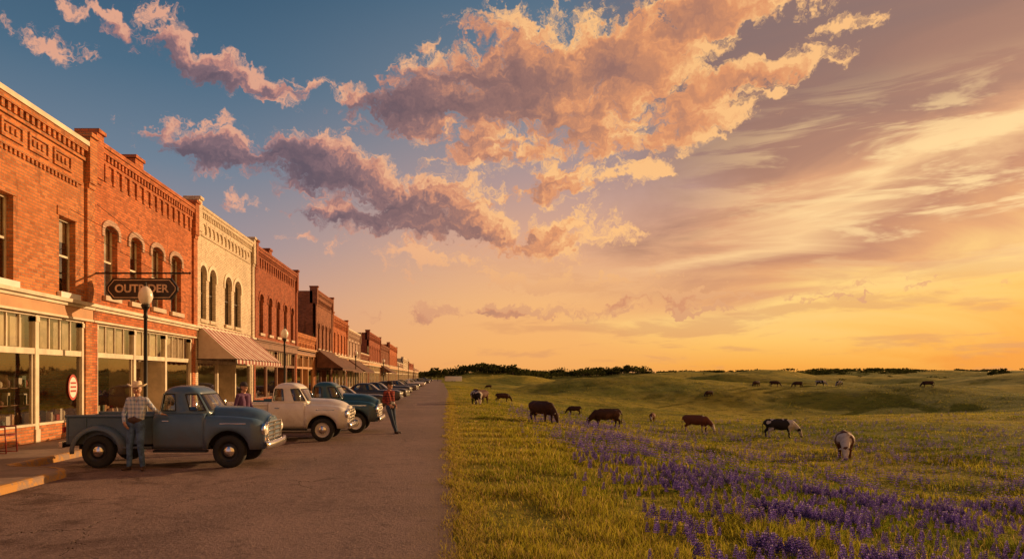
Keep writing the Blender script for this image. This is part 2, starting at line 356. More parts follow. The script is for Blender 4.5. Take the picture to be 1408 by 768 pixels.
def storefront(wl,fr,gl,disp,xf,y0,y1,col='cream',bulk='brick1',fasc='tan',top=3.7,detail=True,transgreen=False):
    x=xf-.14
    n=max(1,round((y1-y0)/2.7)); w=(y1-y0)/n
    door=n//2 if n>1 else -1
    for i in range(n+1):
        yy=y0+i*w; a=yy-.09; b=yy+.09
        if i==0:a=y0;b=y0+.14
        if i==n:a=y1-.14;b=y1
        fr.box(x-.09,x+.09,a,b,.14,top,col); fr.box(x-.11,x+.12,a-.02 if 0<i else a,b+.02 if i<n else b,.14,.5,col); fr.box(x-.1,x+.115,a,b,top-.25,top-.12,col)
    fr.box(x-.07,x+.075,y0,y1,2.56,2.72,col); fr.box(x-.07,x+.078,y0,y1,top-.1,top,col)
    for i in range(n):
        a=y0+i*w+.13; b=y0+(i+1)*w-.13
        k=4
        for j in range(1,k): 
            yy=a+(b-a)*j/k; fr.box(x-.03,x+.032,yy-.02,yy+.02,2.72,top-.1,col)
        gl.poly([(x,a-.1,2.72),(x,b+.1,2.72),(x,b+.1,top-.1),(x,a-.1,top-.1)],'glass')
        fr.box(x-.2,x-.19,a,b,2.75,top-.12,'blind' if (i%2==0) else 'cream')
        if i==door:
            xd=x-.9
            for yy in (a-.05,b+.0): fr.box(xd,x-.03,yy,yy+.05,.14,2.56,col)
            dw=(a+b)/2; fr.box(xd-.04,xd+.04,a,b,2.25,2.56,col)
            fr.box(xd-.03,xd+.03,dw-.5,dw-.38,.16,2.25,'wood');fr.box(xd-.03,xd+.03,dw+.38,dw+.5,.16,2.25,'wood');fr.box(xd-.028,xd+.028,dw-.38,dw+.38,.16,.5,'wood');fr.box(xd-.028,xd+.028,dw-.38,dw+.38,2.1,2.25,'wood')
            fr.box(xd-.028,xd+.035,dw-.38,dw+.38,1.05,1.15,'wood')
            gl.poly([(xd,a,.16),(xd,b,.16),(xd,b,2.25),(xd,a,2.25)],'glass')
        else:
            wl.box(x-.08,x+.07,a-.04,b+.04,.14,.6,bulk); fr.box(x-.1,x+.1,a-.05,b+.05,.6,.66,col)
            gl.poly([(x,a,.66),(x,b,.66),(x,b,2.56),(x,a,2.56)],'glass')
            for yy in (a-.01,b-.03): fr.box(x-.03,x+.03,yy,yy+.04,.66,2.56,col)
            if detail:
                disp.box(x-1.0,x-.15,a,b,.5,.62,'wood')
                for zz in (1.1,1.6): disp.box(x-1.4,x-1.1,a,b,zz,zz+.03,'wood')
                for q in range(34):
                    yy=random.uniform(a+.05,b-.25); z=random.choice((.62,.62,1.13,1.63)); xx=x-random.uniform(.3,.7) if z<1 else x-1.25
                    hh=random.uniform(.12,.38); ww=random.uniform(.08,.24)
                    mt=random.choice(['redpaint','whitep','tan','greenp','cream','wood','cream'])
                    if random.random()<.5: disp.box(xx-.08,xx+.08,yy,yy+ww,z,z+hh,mt)
                    else: disp.lathe((xx,yy,z),(0,0,1),[(ww*.4,0),(ww*.5,hh*.3),(ww*.45,hh*.7),(ww*.15,hh*.85),(ww*.15,hh),(0,hh)],mt,10)
def cornice(mb,xf,y0,y1,zt,mat,cop,style=0):
    mb.box(xf-.35,xf+.17,y0,y1,zt-.1,zt+.04,cop)
    mb.box(xf-.02,xf+.13,y0+.02,y1-.02,zt-.26,zt-.1,mat)
    y=y0+.15
    while y<y1-.2: mb.box(xf-.02,xf+.10,y,y+.13,zt-.46,zt-.26,mat); y+=.27
    mb.box(xf-.02,xf+.06,y0+.02,y1-.02,zt-.56,zt-.46,mat)
    if style==0:
        y=y0+.3
        while y<y1-.4:
            mb.box(xf-.02,xf+.07,y,y+.22,zt-.98,zt-.56,mat); mb.box(xf-.02,xf+.045,y+.04,y+.18,zt-1.12,zt-.98,mat); y+=.62
    elif style==1:
        y=y0+.3
        while y<y1-.9:
            for i in range(6):
                t0=math.pi*i/6;t1=math.pi*(i+1)/6
                P=[(y+.32-.26*math.cos(t0),zt-.95+.26*math.sin(t0)),(y+.32-.26*math.cos(t1),zt-.95+.26*math.sin(t1))]
                f=[(xf+.06,P[0][0],P[0][1]),(xf+.06,P[1][0],P[1][1]),(xf+.06,P[1][0],zt-.565),(xf+.06,P[0][0],zt-.565)]
                mb.poly(f,mat); mb.poly([f[0],f[1],(xf,P[1][0],P[1][1]),(xf,P[0][0],P[0][1])],mat)
            mb.box(xf-.02,xf+.062,y-.02+.0,y+.06,zt-1.15,zt-.565,mat); y+=.64
        mb.box(xf-.02,xf+.05,y0+.3,y1-.3,zt-1.3,zt-1.22,mat)
    else:
        y=y0+.4
        while y<y1-1.2:
            w=1.0
            mb.box(xf-.02,xf+.05,y,y+w,zt-.75,zt-.67,mat);mb.box(xf-.02,xf+.05,y,y+w,zt-1.15,zt-1.07,mat)
            mb.box(xf-.02,xf+.048,y,y+.08,zt-1.07,zt-.75,mat);mb.box(xf-.02,xf+.048,y+w-.08,y+w,zt-1.07,zt-.75,mat)
            for q in range(3): mb.box(xf-.02,xf+.04,y+.2+q*.22,y+.3+q*.22,zt-1.0,zt-.82,mat)
            y+=1.25
        mb.box(xf-.02,xf+.06,y0+.2,y1-.2,zt-1.36,zt-1.26,mat)
        y=y0+.3
        while y<y1-.4: mb.box(xf-.02,xf+.045,y,y+.1,zt-1.48,zt-1.36,mat); y+=.2
def building(name,y0,y1,Ht,mat,wins=None,nwin=4,arch=0,style=0,trim='stone',cop='stone',sf=True,sfcol='cream',fasc='tan',detail=True,xf=XF,zt=6.75,zb=4.45,awn=None,hoodm=None,piers=(1,1),stories=2,winw=.95,depth=13,framecol='cream',chim=None):
    e=empty(name,(0,0,0)); y0+=.004;y1-=.004
    wl=MB();fr=MB();gl=MB();dp=MB();tr=MB()
    ops=[(y0+.4,y1-.4,.14,3.7)] if sf else []
    if stories==2:
        if wins is None:
            wins=[]; L=(y1-y0-1.2)/nwin
            for i in range(nwin):
                c=y0+.6+L*(i+.5); wins.append((c-winw/2,c+winw/2))
        for a,b in wins: ops.append((a,b,zb,zt,arch))
    wall(wl,xf,y0,y1,0.0,Ht-.08,ops,mat)
    for yy in (y0,y1-.3): wl.box(xf-depth,xf-.26,yy,yy+.3,0,Ht-.1,mat)
    wl.box(xf-.25,xf-.245,y0,y0+.39,0,Ht-.1,mat)
    wl.box(xf-depth-.3,xf-depth,y0,y1,0,Ht-.12,mat)
    wl.poly([(xf-depth,y0+.3,Ht-.7),(xf-.25,y0+.3,Ht-.7),(xf-.25,y1-.3,Ht-.7),(xf-depth,y1-.3,Ht-.7)],'roof')
    wl.box(xf-depth,xf-.3,y0+.3,y1-.3,3.75,4.0,'inter')
    if sf:
        wl.box(xf-4.6,xf-4.5,y0+.3,y1-.3,.14,3.75,'inter'); wl.box(xf-4.5,xf-.25,y0+.3,y1-.3,.13,.15,'wood')
        storefront(wl,fr,gl,dp,xf,y0+.4,y1-.4,sfcol,mat,fasc,3.7,detail)
        tr.box(xf-.02,xf+.06,y0+.05,y1-.05,3.72,4.12,fasc); tr.box(xf-.02,xf+.22,y0+.02,y1-.02,4.12,4.22,sfcol); tr.box(xf-.02,xf+.12,y0+.03,y1-.03,4.03,4.12,sfcol)
        tr.box(xf-.02,xf+.09,y0+.04,y1-.04,3.66,3.72,sfcol)
    if stories==2:
        for i,(a,b) in enumerate(wins):
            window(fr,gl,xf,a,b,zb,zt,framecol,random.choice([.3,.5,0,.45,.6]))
            tr.box(xf-.03,xf+.12,a-.1,b+.1,zb-.16,zb-.003,trim)
            if arch: hood(tr,xf,a,b,zt,arch,hoodm or trim)
            else: tr.box(xf-.02,xf+.03,a-.12,b+.12,zt+.003,zt+.26,hoodm or trim)
    cornice(tr,xf,y0+(.5 if piers[0] else .02),y1-(.5 if piers[1] else .02),Ht,mat,cop,style)
    for k,pp in enumerate(piers):
        if pp:
            a,b=(y0,y0+.48) if k==0 else (y1-.48,y1)
            tr.box(xf-.02,xf+.09,a,b,4.25,Ht-1.2,mat); tr.box(xf-.5,xf+.17,a,b,Ht-1.2,Ht+.22,mat); tr.box(xf-.02,xf+.13,a+.03,b-.03,Ht-1.36,Ht-1.2,mat); tr.box(xf-.55,xf+.24,a-.04*(k==1),b+.04*(k==0),Ht+.22,Ht+.34,cop if cop!='cream' else mat)
    if chim:
        for cy in chim: tr.box(xf-1.2,xf-.5,cy,cy+.75,Ht-.7,Ht+.75,mat); tr.box(xf-1.26,xf-.44,cy-.06,cy+.81,Ht+.75,Ht+.87,mat)
    if awn:
        am,a,b,ztp,zbt,pr=awn; aw=MB(); N=max(6,int((b-a)/.31)); 
        rows=[]
        for j in range(7):
            t=j/6; rows.append([(xf+.08+pr*t,a+(b-a)*i/N,ztp+(zbt-ztp)*t-.05*math.sin(math.pi*t)+.012*math.sin(i*2.1+j)) for i in range(N+1)])
        aw.grid(rows,am)
        aw.grid([rows[-1],[(p[0]+.005,p[1],p[2]-.2-.05*(k%2)) for k,p in enumerate(rows[-1])]],am)
        for idx in (0,-1):
            side=[r[idx] for r in rows]; aw.poly([(xf+.08,side[0][1],zbt)]+side,am)
        aw.tube((xf+.08+pr,a,zbt-.02),.02,(xf+.08+pr,b,zbt-.02),.02,'iron'); 
        for yy in (a+.02,b-.02): aw.tube((xf,yy,zbt-.02),.02,(xf+.08+pr,yy,zbt-.02),.02,'iron')
        aw.obj('awning',e)
    wl.obj('walls',e); fr.obj('window_frames',e); gl.obj('glazing',e); tr.obj('cornice_and_trim',e)
    if dp.v: dp.obj('shop_display',e)
    return e
b1=building('brick_building',9.0,23.0,9.15,'brick1',wins=[(11.5,12.7),(14.4,15.6),(17.5,18.75),(21.0,21.95)],style=2,cop='cream',fasc='tan',zt=6.6,zb=4.4,piers=(0,1),trim='whitep',hoodm='brick1')
b2=building('brick_building',23.0,32.8,9.45,'brick2',wins=[(23.85,24.85),(25.85,26.85),(27.8,28.9),(29.75,30.95)],arch=.2,style=0,cop='brick2',fasc='brick2',chim=(27.5,),zt=6.95,zb=4.6,hoodm='brick6',piers=(1,1),xf=-11.02)
b3=building('cream_brick_building',32.8,43.0,9.75,'brick3',wins=[(33.35,34.35),(34.75,35.8),(37.3,38.5),(39.0,40.3)],arch=.42,style=1,cop='brick3',fasc='cream',zt=7.1,zb=4.6,trim='brick3',hoodm='cream',framecol='darkframe',awn=('stripe',33.0,42.2,4.3,2.75,1.75),xf=-11.04)
b4=building('brick_building',43.0,55.8,9.7,'brick4',nwin=5,arch=.25,style=0,cop='brick4',fasc='wood',zt=7.0,zb=4.6,hoodm='brick4',piers=(1,1),trim='stone',chim=(49,),framecol='darkframe',sfcol='wood',xf=-11.0)
b5=building('brick_building',55.8,64.2,5.3,'brick1',stories=1,style=2,fasc='wood',sfcol='tan',piers=(0,0),cop='brick1',xf=-11.05,detail=False)
b6=building('brick_building',64.2,74.2,9.6,'brick5',nwin=4,arch=.25,style=1,fasc='wood',sfcol='wood',cop='brick4',hoodm='brick5',awn=('awn_brown',64.5,73.8,4.4,2.7,2.3),detail=False,framecol='darkframe')
b7=building('brick_building',74.2,86,8.2,'brick2',nwin=4,arch=0,style=0,cop='brick2',awn=('awn_brown',75,85,4.0,2.6,2.0),detail=False,zt=6.5,hoodm='brick2',xf=-11.03)
b8=building('brick_building',86,100,7.6,'brick6',nwin=4,arch=0,style=2,cop='cream',detail=False,zt=6.2,zb=4.5,awn=('awn_brown',87,99,4.0,2.6,2.0),xf=-11.0)
b9=building('brick_building',100,112,5.2,'brick5',stories=1,style=2,detail=False,piers=(0,0),xf=-11.04)
b10=building('brick_building',112,134,8.8,'brick4',nwin=6,arch=.2,style=0,detail=False,cop='brick4',hoodm='brick4')
b11=building('brick_building',134,157,8.0,'brick5',nwin=6,style=2,detail=False,cop='brick5',zt=6.5,hoodm='brick5',xf=-11.05,awn=('awn_brown',136,150,4,2.7,2))
b12=building('brick_building',157,185,9.0,'brick2',nwin=7,style=0,detail=False,cop='brick2',hoodm='brick2')
b13=building('brick_building',185,215,5.6,'brick6',stories=1,style=2,detail=False,piers=(0,0),cop='cream',xf=-11.05)
b14=building('brick_building',215,250,7.4,'brick3',nwin=8,style=2,detail=False,cop='cream',hoodm='brick3',zt=6,zb=4.4)
b15=building('brick_building',255,300,6.9,'brick4',nwin=8,style=2,detail=False,zt=5.5,zb=4.4,hoodm='brick4')
b16=building('brick_building',310,370,5.5,'brick6',stories=1,style=2,detail=False,piers=(0,0))
mb=MB(); 
ov=lambda r,x:[(x,22.0+r*.36*math.cos(t),1.62+r*.5*math.sin(t)) for t in [2*math.pi*i/28 for i in range(28)]]
mb.poly(ov(.78,XF-.10),'redpaint'); mb.poly(ov(.62,XF-.095),'whitep'); 
for zz in (1.48,1.6,1.72): mb.box(XF-.093,XF-.088,21.84,22.16,zz,zz+.06,'redpaint')
mb.obj('oval_sign',b1)
# ---------------------------------------------------------------- hanging sign
def text_mesh(txt,size,loc,rot,mat,parent,name,ext=.012):
    cu=bpy.data.curves.new(name,'FONT'); cu.body=txt; cu.size=size; cu.extrude=ext; cu.align_x='CENTER'; cu.align_y='CENTER'; cu.offset=size*.025
    o=bpy.data.objects.new(name,cu); COL.objects.link(o); 
    dg=bpy.context.evaluated_depsgraph_get(); me=bpy.data.meshes.new_from_object(o.evaluated_get(dg)); bpy.data.objects.remove(o)
    ob=bpy.data.objects.new(name,me); me.materials.clear(); me.materials.append(M[mat]); COL.objects.link(ob); ob.location=loc; ob.rotation_euler=rot; ob.parent=parent; return ob
sg=empty('hanging_sign'); mb=MB(); ysn=23.1
mb.tube((XF,ysn,5.22),.028,(-7.95,ysn,5.22),.028,'iron'); mb.lathe((-7.95,ysn,5.22),(1,0,0),[(0,-.05),(.05,0),(0,.05)],'iron',10)
mb.tube((XF+.1,ysn,7.4),.008,(-8.1,ysn,5.22),.008,'iron',6); mb.tube((XF+.1,ysn+.1,6.3),.008,(-8.9,ysn,5.22),.008,'iron',6)
mb.tube((XF+.05,ysn-1.6,6.9),.007,(-8.1,ysn,5.22),.007,'iron',6)
for x in (-10.2,-8.7): mb.tube((x,ysn,5.2),.01,(x,ysn,5.03),.01,'iron',6)
def hexa(x0,x1,z0,z1,y,c):
    zm=(z0+z1)/2; return [(x0,y,zm-c*.3),(x0+c,y,z0),(x1-c,y,z0),(x1,y,zm-c*.3),(x1,y,zm+c*.3),(x1-c,y,z1),(x0+c,y,z1),(x0,y,zm+c*.3)]
def plate(x0,x1,z0,z1,ya,yb,c,mt):
    A=hexa(x0,x1,z0,z1,ya,c);B=hexa(x0,x1,z0,z1,yb,c); mb.poly(A,mt);mb.poly(B[::-1],mt)
    for i in range(8): j=(i+1)%8; mb.poly([A[j],A[i],B[i],B[j]],mt)
M['signface']=simple('sign_dark_enamel',(.03,.018,.015),.45); M['signedge']=simple('sign_border',(.70,.50,.36),.5)
plate(-10.58,-8.32,4.38,5.06,ysn-.05,ysn+.05,.2,'iron'); plate(-10.52,-8.38,4.43,5.01,ysn-.057,ysn+.057,.19,'signedge'); plate(-10.495,-8.405,4.455,4.985,ysn-.063,ysn+.063,.18,'signface')
mb.obj('bracket_and_board',sg)
text_mesh('OUTRIDER',.35,(-9.45,ysn-.075,4.715),(math.pi/2,0,0),'signedge',sg,'lettering')
text_mesh('OUTRIDER',.35,(-9.45,ysn+.075,4.715),(math.pi/2,0,math.pi),'signedge',sg,'lettering_back')
# ---------------------------------------------------------------- street lamps
def lamp(x,y):
    e=empty('street_lamp',(x,y,.14)); mb=MB()
    mb.lathe((0,0,0),(0,0,1),[(0,0),(.2,0),(.2,.1),(.15,.16),(.13,.55),(.09,.62),(.085,.75),(.065,.85),(.055,3.6),(.08,3.65),(.06,3.72),(.06,3.85),(.12,3.95),(.14,4.02),(.1,4.05),(0,4.05)],'iron',14)
    mb.obj('post',e)
    mg=MB(); mg.lathe((0,0,4.04),(0,0,1),[(0,0),(.1,.0),(.17,.08),(.225,.22),(.21,.36),(.15,.48),(.06,.56),(0,.57)],'lampglass',20); mg.obj('globe',e)
    mf=MB(); mf.lathe((0,0,4.59),(0,0,1),[(.05,0),(.055,.04),(.02,.07),(.03,.11),(0,.17)],'iron',10); mf.obj('finial',e)
for x,y in ((-9.15,22.6),(-9.15,42.8),(-9.15,79),(-9.15,118),(-9.15,160)): lamp(x,y)
# ---------------------------------------------------------------- vehicles
def wheel(e,x,y,r,side,hubmat='chrome',w=.2,rimmat='chrome',name='wheel'):
    mb=MB(); s=side
    mb.lathe((x,y,r),(0,s,0),[(r*.62,-w*.5),(r*.9,-w*.5),(r*.985,-w*.36),(r,-w*.15),(r,w*.15),(r*.985,w*.36),(r*.9,w*.5),(r*.72,w*.52),(r*.62,w*.47)],'rubber',32)
    mb.lathe((x,y,r),(0,s,0),[(r*.63,w*.47),(r*.6,w*.44),(r*.56,w*.30),(r*.45,w*.25),(r*.36,w*.33),(r*.34,w*.36)],rimmat,28)
    mb.lathe((x,y,r),(0,s,0),[(r*.34,w*.36),(r*.3,w*.46),(r*.15,w*.54),(0,w*.56)],hubmat,20)
    mb.lathe((x,y,r),(0,s,0),[(r*.63,-w*.3),(0,-w*.3)],'iron',16)
    mb.obj(name,e)
def superring(z,xa,xb,w,n,ts):
    cx=(xa+xb)/2;a=(xb-xa)/2; out=[]
    for t in ts:
        c=math.cos(t);s=math.sin(t)
        out.append((cx+a*math.copysign(abs(c)**(2/n),c),w*math.copysign(abs(s)**(2/n),s),z))
    return out
def degs():
    L=[0,12,24,34,39,43,46,49,53,62,76,88,92,106,118,126,131,135,139,144,152,166]
    L=L+[180]+[360-d for d in L[1:]][::-1]
    return L
def greenhouse(e,rings,paint,rp,n=5,frames=True,winrows=(1,),back=(150,210),sides=((53,88),(92,126)),front=38):
    ts=[math.radians(d) for d in degs()]; D=degs()
    rows=[superring(z,xa,xb,w,n,ts) for z,xa,xb,w in rings]
    def isw(i,j):
        if i not in winrows: return False
        d0=D[j]; d1=D[(j+1)%len(D)] or 360
        m=(d0+d1)/2; mm=m if m<=180 else 360-m
        return mm<front or any(a<mm<b for a,b in sides) or mm>back[0]
    mb=MB(); mb.grid(rows,paint,True,skip=isw)
    mb.poly(rows[-1],rp,True)
    for k,f in enumerate(mb.f):
        if all(mb.v[i][2]>=rings[-3][0]-1e-4 for i in f): mb.m[k]=mb.mi(rp)
    o=mb.obj('cab',e,solid=.03)
    mg=MB(); rows2=[[((p[0]-cx)*.985+cx,p[1]*.985,p[2]) for p in r] for r,cx in [(r,(q[1]+q[2])/2) for r,q in zip(rows,rings)]]
    mg.grid(rows2,'carglass',True,skip=lambda i,j: not isw(i,j)); mg.obj('windows',e)
    mt=MB()
    def strip(pts):
        for a,b in zip(pts[:-1],pts[1:]): mt.tube(a,.011,b,.011,'rubber',5,False)
    for i in winrows:
        for j in range(len(D)):
            if isw(i,j):
                k=(j+1)%len(D)
                strip([rows[i][j],rows[i][k]]); strip([rows[i+1][j],rows[i+1][k]])
                if not isw(i,(j-1)%len(D)): strip([rows[i][j],rows[i+1][j]])
                if not isw(i,k): strip([rows[i][k],rows[i+1][k]])
    mt.obj('window_seals',e)
def zlow(x,wheels,R,r,base):
    z=base
    for xw in wheels:
        d=abs(x-xw)
        if d<R: z=max(z,r+math.sqrt(R*R-d*d))
    return z
def pickup(loc,paint,rp=None,hs=1.0,rz=0,round_=0.0,grille='chrome',rim='chrome'):
    rp=rp or paint
    e=empty('pickup_truck',loc,rz); r=.35
    AX=1.385; W=.90
    mb=MB(); XS=sorted(set([.86+ i*(2.06-.86)/22 for i in range(23)]+[AX-.449,AX-.44,AX-.42,AX+.42,AX+.44,AX+.449])); rows=[]
    XS=[x for x in XS if x<=2.06]+[2.09,2.105]
    for x in XS:
        s=min(1,(x-.86)/1.2); q=max(0,(s-.5)/.5)**2; q2=max(0,(s-.82)/.18)**2
        zc=1.27*hs-.05*s-.13*q-.04*q2; zf=1.09-.05*s-.06*q-.06*q2; w=W+.02*math.sin(math.pi*s)-.10*q2; hw=.52-.05*s-.03*q
        zl=zlow(x,[AX],.45,r,.40)
        half=[(0,zc+.012),(.06,zc+.003),(.22,zc-.008),(hw-.12,zc-.04),(hw-.02,zc-.10),(hw+.02,max(zf-.01,zc-.17)),(hw+.08,zf-.012),(w-.16,zf+.004),(w-.07,zf-.03),(w-.015,zf-.10),(w+.005,zf-.19),(w+.005,(zf-.19)*.45+zl*.55),(w-.012,zl)]
        rows.append([(x,-y,z) for y,z in half[::-1]]+[(x,y,z) for y,z in half[1:]])
    mb.grid(rows,paint); 
    mb.poly(rows[-1],paint); mb.poly(rows[0][::-1],paint)
    o=mb.obj('hood_and_front_fenders',e,solid=.02)
    mi=MB(); mi.box(.86,2.0,-.55,.55,.45,.95,'intdark'); mi.box(-2.0,2.0,-.42,.42,.36,.47,'intdark'); 
    mi.box(-1.395,-1.375,-.7,.7,.3,.4,'intdark'); mi.box(1.375,1.395,-.7,.7,.3,.4,'intdark'); mi.obj('chassis',e)
    mb=MB(); rows=[]
    for x in [-.21,-.2,-.1,0,.2,.4,.6,.8,.87]:
        k=.03 if x<-.2 else 0
        half=[(.70,1.135),(.78,1.13),(.83,1.10),(.865,1.02-k),(.885,.9),(.885,.7),(.865,.5),(.84,.40)]
        rows.append([(x,y,z) for y,z in half])
    mb.grid(rows,paint); mb.grid([[(p[0],-p[1],p[2]) for p in rr] for rr in rows],paint,flip=True)
    mb.box(-.215,-.2,-.84,.84,.42,1.13,paint)
    mb.obj('doors_and_cab_sides',e,solid=.02)
    mb=MB()
    for s in (-1,1):
        for xx in (-.10,.80):
            pp=[(.832,1.10),(.868,1.02),(.888,.9),(.888,.7),(.868,.5)]
            for (a,b),(c,d) in zip(pp[:-1],pp[1:]): mb.tube((xx,s*a,b),.006,(xx,s*c,d),.006,'rubber',5)
        mb.tube((-.10,s*.868,.5),.006,(.80,s*.868,.5),.006,'rubber',5)
        mb.box(-.02,.12,s*.90-.012,s*.90+.012,.985,1.01,'chrome')
        mb.box(-.2,.93,s*.86-.07,s*.86+.07,.34,.385,'iron')
        mb.tube((.72,s*.84,1.16),.008,(.76,s*1.0,1.3),.008,'chrome',6); mb.lathe((.76,s*1.02,1.33),(1,0,0),[(0,-.02),(.075,-.015),(.08,.01),(0,.012)],'chrome',14)
        mb.box(1.2,1.75,s*.925-.006,s*.925+.006,.93,.955,'chrome')
    mb.obj('door_seams_handles_mirrors',e,bevel=.003,segs=1)
    rd=round_
    rings=[(1.10,-.215,1.0,.80),(1.215,-.20,.965,.795),(1.555,-.145+rd,.735,.70),(1.625,-.10+rd,.66,.665),(1.685,-.03+rd,.57,.60),(1.722,.06+rd,.46,.49),(1.74,.16,.36,.3)]
    greenhouse(e,rings,paint,rp)
    mb=MB(); mb.box(.0,.35,-.66,.66,.7,.88,'seat'); mb.box(-.12,.03,-.66,.66,.85,1.32,'seat'); mb.box(.72,.86,-.7,.7,.95,1.17,'seat'); mb.obj('seat_and_dash',e,bevel=.04)
    mb=MB(); c=Vector((.55,-.36,1.17)); ax=Vector((-.75,0,.65)).normalized(); a=ax.orthogonal().normalized(); b=ax.cross(a)
    P=[c+(a*math.cos(t)+b*math.sin(t))*.2 for t in [2*math.pi*i/20 for i in range(21)]]
    for u,v in zip(P[:-1],P[1:]): mb.tube(u,.012,v,.012,'iron',6,False)
    mb.tube(P[0],.008,P[10],.008,'iron',6); mb.tube(c,.015,c-ax*.35,.015,'iron',6); mb.obj('steering_wheel',e)
    mb=MB()
    for s in (-1,1):
        ya,yb=sorted((s*.73,s*.78)); mb.box(-2.1,-.26,ya,yb,.5,1.08,paint)
        mb.tube((-2.12,s*.77,1.09),.035,(-.25,s*.77,1.09),.035,paint,12)
        for xx in (-2.09,-1.7,-.7,-.29): 
            a2,b2=sorted((s*.781,s*.8)); mb.box(xx,xx+.04,a2,b2,.52,1.06,paint)
        a2,b2=sorted((s*.781,s*.792)); mb.box(-2.08,-.28,a2,b2,.66,.69,paint)
    mb.box(-2.12,-2.08,-.73,.73,.5,1.07,paint); mb.box(-.3,-.26,-.729,.729,.5,1.09,paint); mb.box(-2.08,-.3,-.73,.73,.55,.6,'wood')
    mb.obj('bed',e,bevel=.008,segs=2)
    mb=MB()
    for s in (-1,1):
        rows=[]
        for i in range(17):
            a=math.radians(-8+196*i/16); k=1+.12*max(0,math.cos(a))*1.0 + .10*max(0,-math.cos(a))
            R0=.50; rows.append([(-AX-(R0*q)*k*math.cos(a),s*y,r+.02+(R0*q)*math.sin(a)) for y,q in ((.77,1.06),(.82,1.06),(.88,1.03),(.92,.97),(.935,.89),(.925,.84))])
        mb.grid(rows,paint,flip=(s<0))
    mb.obj('rear_fenders',e,solid=.015)
    mb=MB()
    for s in (-1,1): mb.box(-.85,-.24,s*.84-.09,s*.84+.09,.42,.455,paint); mb.box(-2.15,-2.11,s*.8-.05,s*.8+.05,.75,.87,'tail')
    mb.box(-2.24,-2.16,-.82,.82,.42,.55,'chrome'); mb.box(-2.16,-1.9,-.5,-.45,.44,.5,'iron'); mb.box(-2.16,-1.9,.45,.5,.44,.5,'iron'); mb.obj('running_boards_and_rear_bumper',e,bevel=.01)
    mb=MB()
    for k,zz in enumerate((.66,.76,.86)): mb.box(2.10,2.16,-.56,.56,zz-.022,zz+.022,grille)
    mb.box(2.095,2.12,-.6,.6,.60,.93,'intdark'); mb.box(2.10,2.17,-.62,.62,.925,.965,grille); mb.box(2.10,2.17,-.62,.62,.565,.605,grille)
    for s in (-1,1): mb.box(2.10,2.168,s*.61-.025,s*.61+.025,.605,.925,grille)
    mb.box(2.10,2.165,-.03,.03,.60,.93,grille); mb.box(2.09,2.115,-.25,.25,1.0,1.05,'chrome')
    mb.obj('grille',e,bevel=.008)
    mb=MB()
    for s in (-1,1):
        mb.lathe((2.07,s*.73,.80),(1,0,0),[(.13,0),(.135,.05),(.12,.07),(.105,.06)],'chrome',20)
        mb.lathe((2.07,s*.73,.80),(1,0,0),[(.107,.055),(.08,.09),(.04,.105),(0,.108)],'lampglass',20)
        mb.lathe((2.09,s*.73,.60),(1,0,0),[(.05,0),(.05,.03),(.02,.045),(0,.046)],'tan',12)
    mb.obj('headlamps',e)
    mb=MB(); rows=[]
    for i in range(15):
        y=-.93+1.86*i/14; x=2.27-.10*(abs(y)/.93)**3
        rows.append([(x-.03,y,.40),(x,y,.40),(x+.025,y,.44),(x+.03,y,.49),(x+.02,y,.55),(x-.03,y,.56)])
    mb.grid(rows,'chrome'); mb.box(2.0,2.26,-.5,-.45,.43,.52,'iron'); mb.box(2.0,2.26,.45,.5,.43,.52,'iron'); mb.obj('front_bumper',e,solid=.01)
    for s in (-1,1):
        wheel(e,AX,s*.79,r,s,rimmat=rim,name='front_wheel'); wheel(e,-AX,s*.79,r,s,rimmat=rim,name='rear_wheel')
    return e
P_blue=carpaint('slate_blue_paint',(.06,.11,.165)); P_white=carpaint('ivory_paint',(.70,.65,.58)); P_teal=carpaint('teal_paint',(.018,.07,.095)); P_black=carpaint('black_paint',(.012,.012,.014)); P_navy=carpaint('navy_paint',(.02,.03,.05)); P_grey=carpaint('grey_paint',(.1,.095,.09))
pickup((-5.84,16.22,0.012),P_blue,rim='iron')
pickup((-4.86,22.35,0.016),P_white,hs=.98,round_=.0,rim=P_white)
pickup((-4.25,25.55,0.02),P_teal,hs=1.04,rp=P_teal,grille=P_white,rim='whitep')
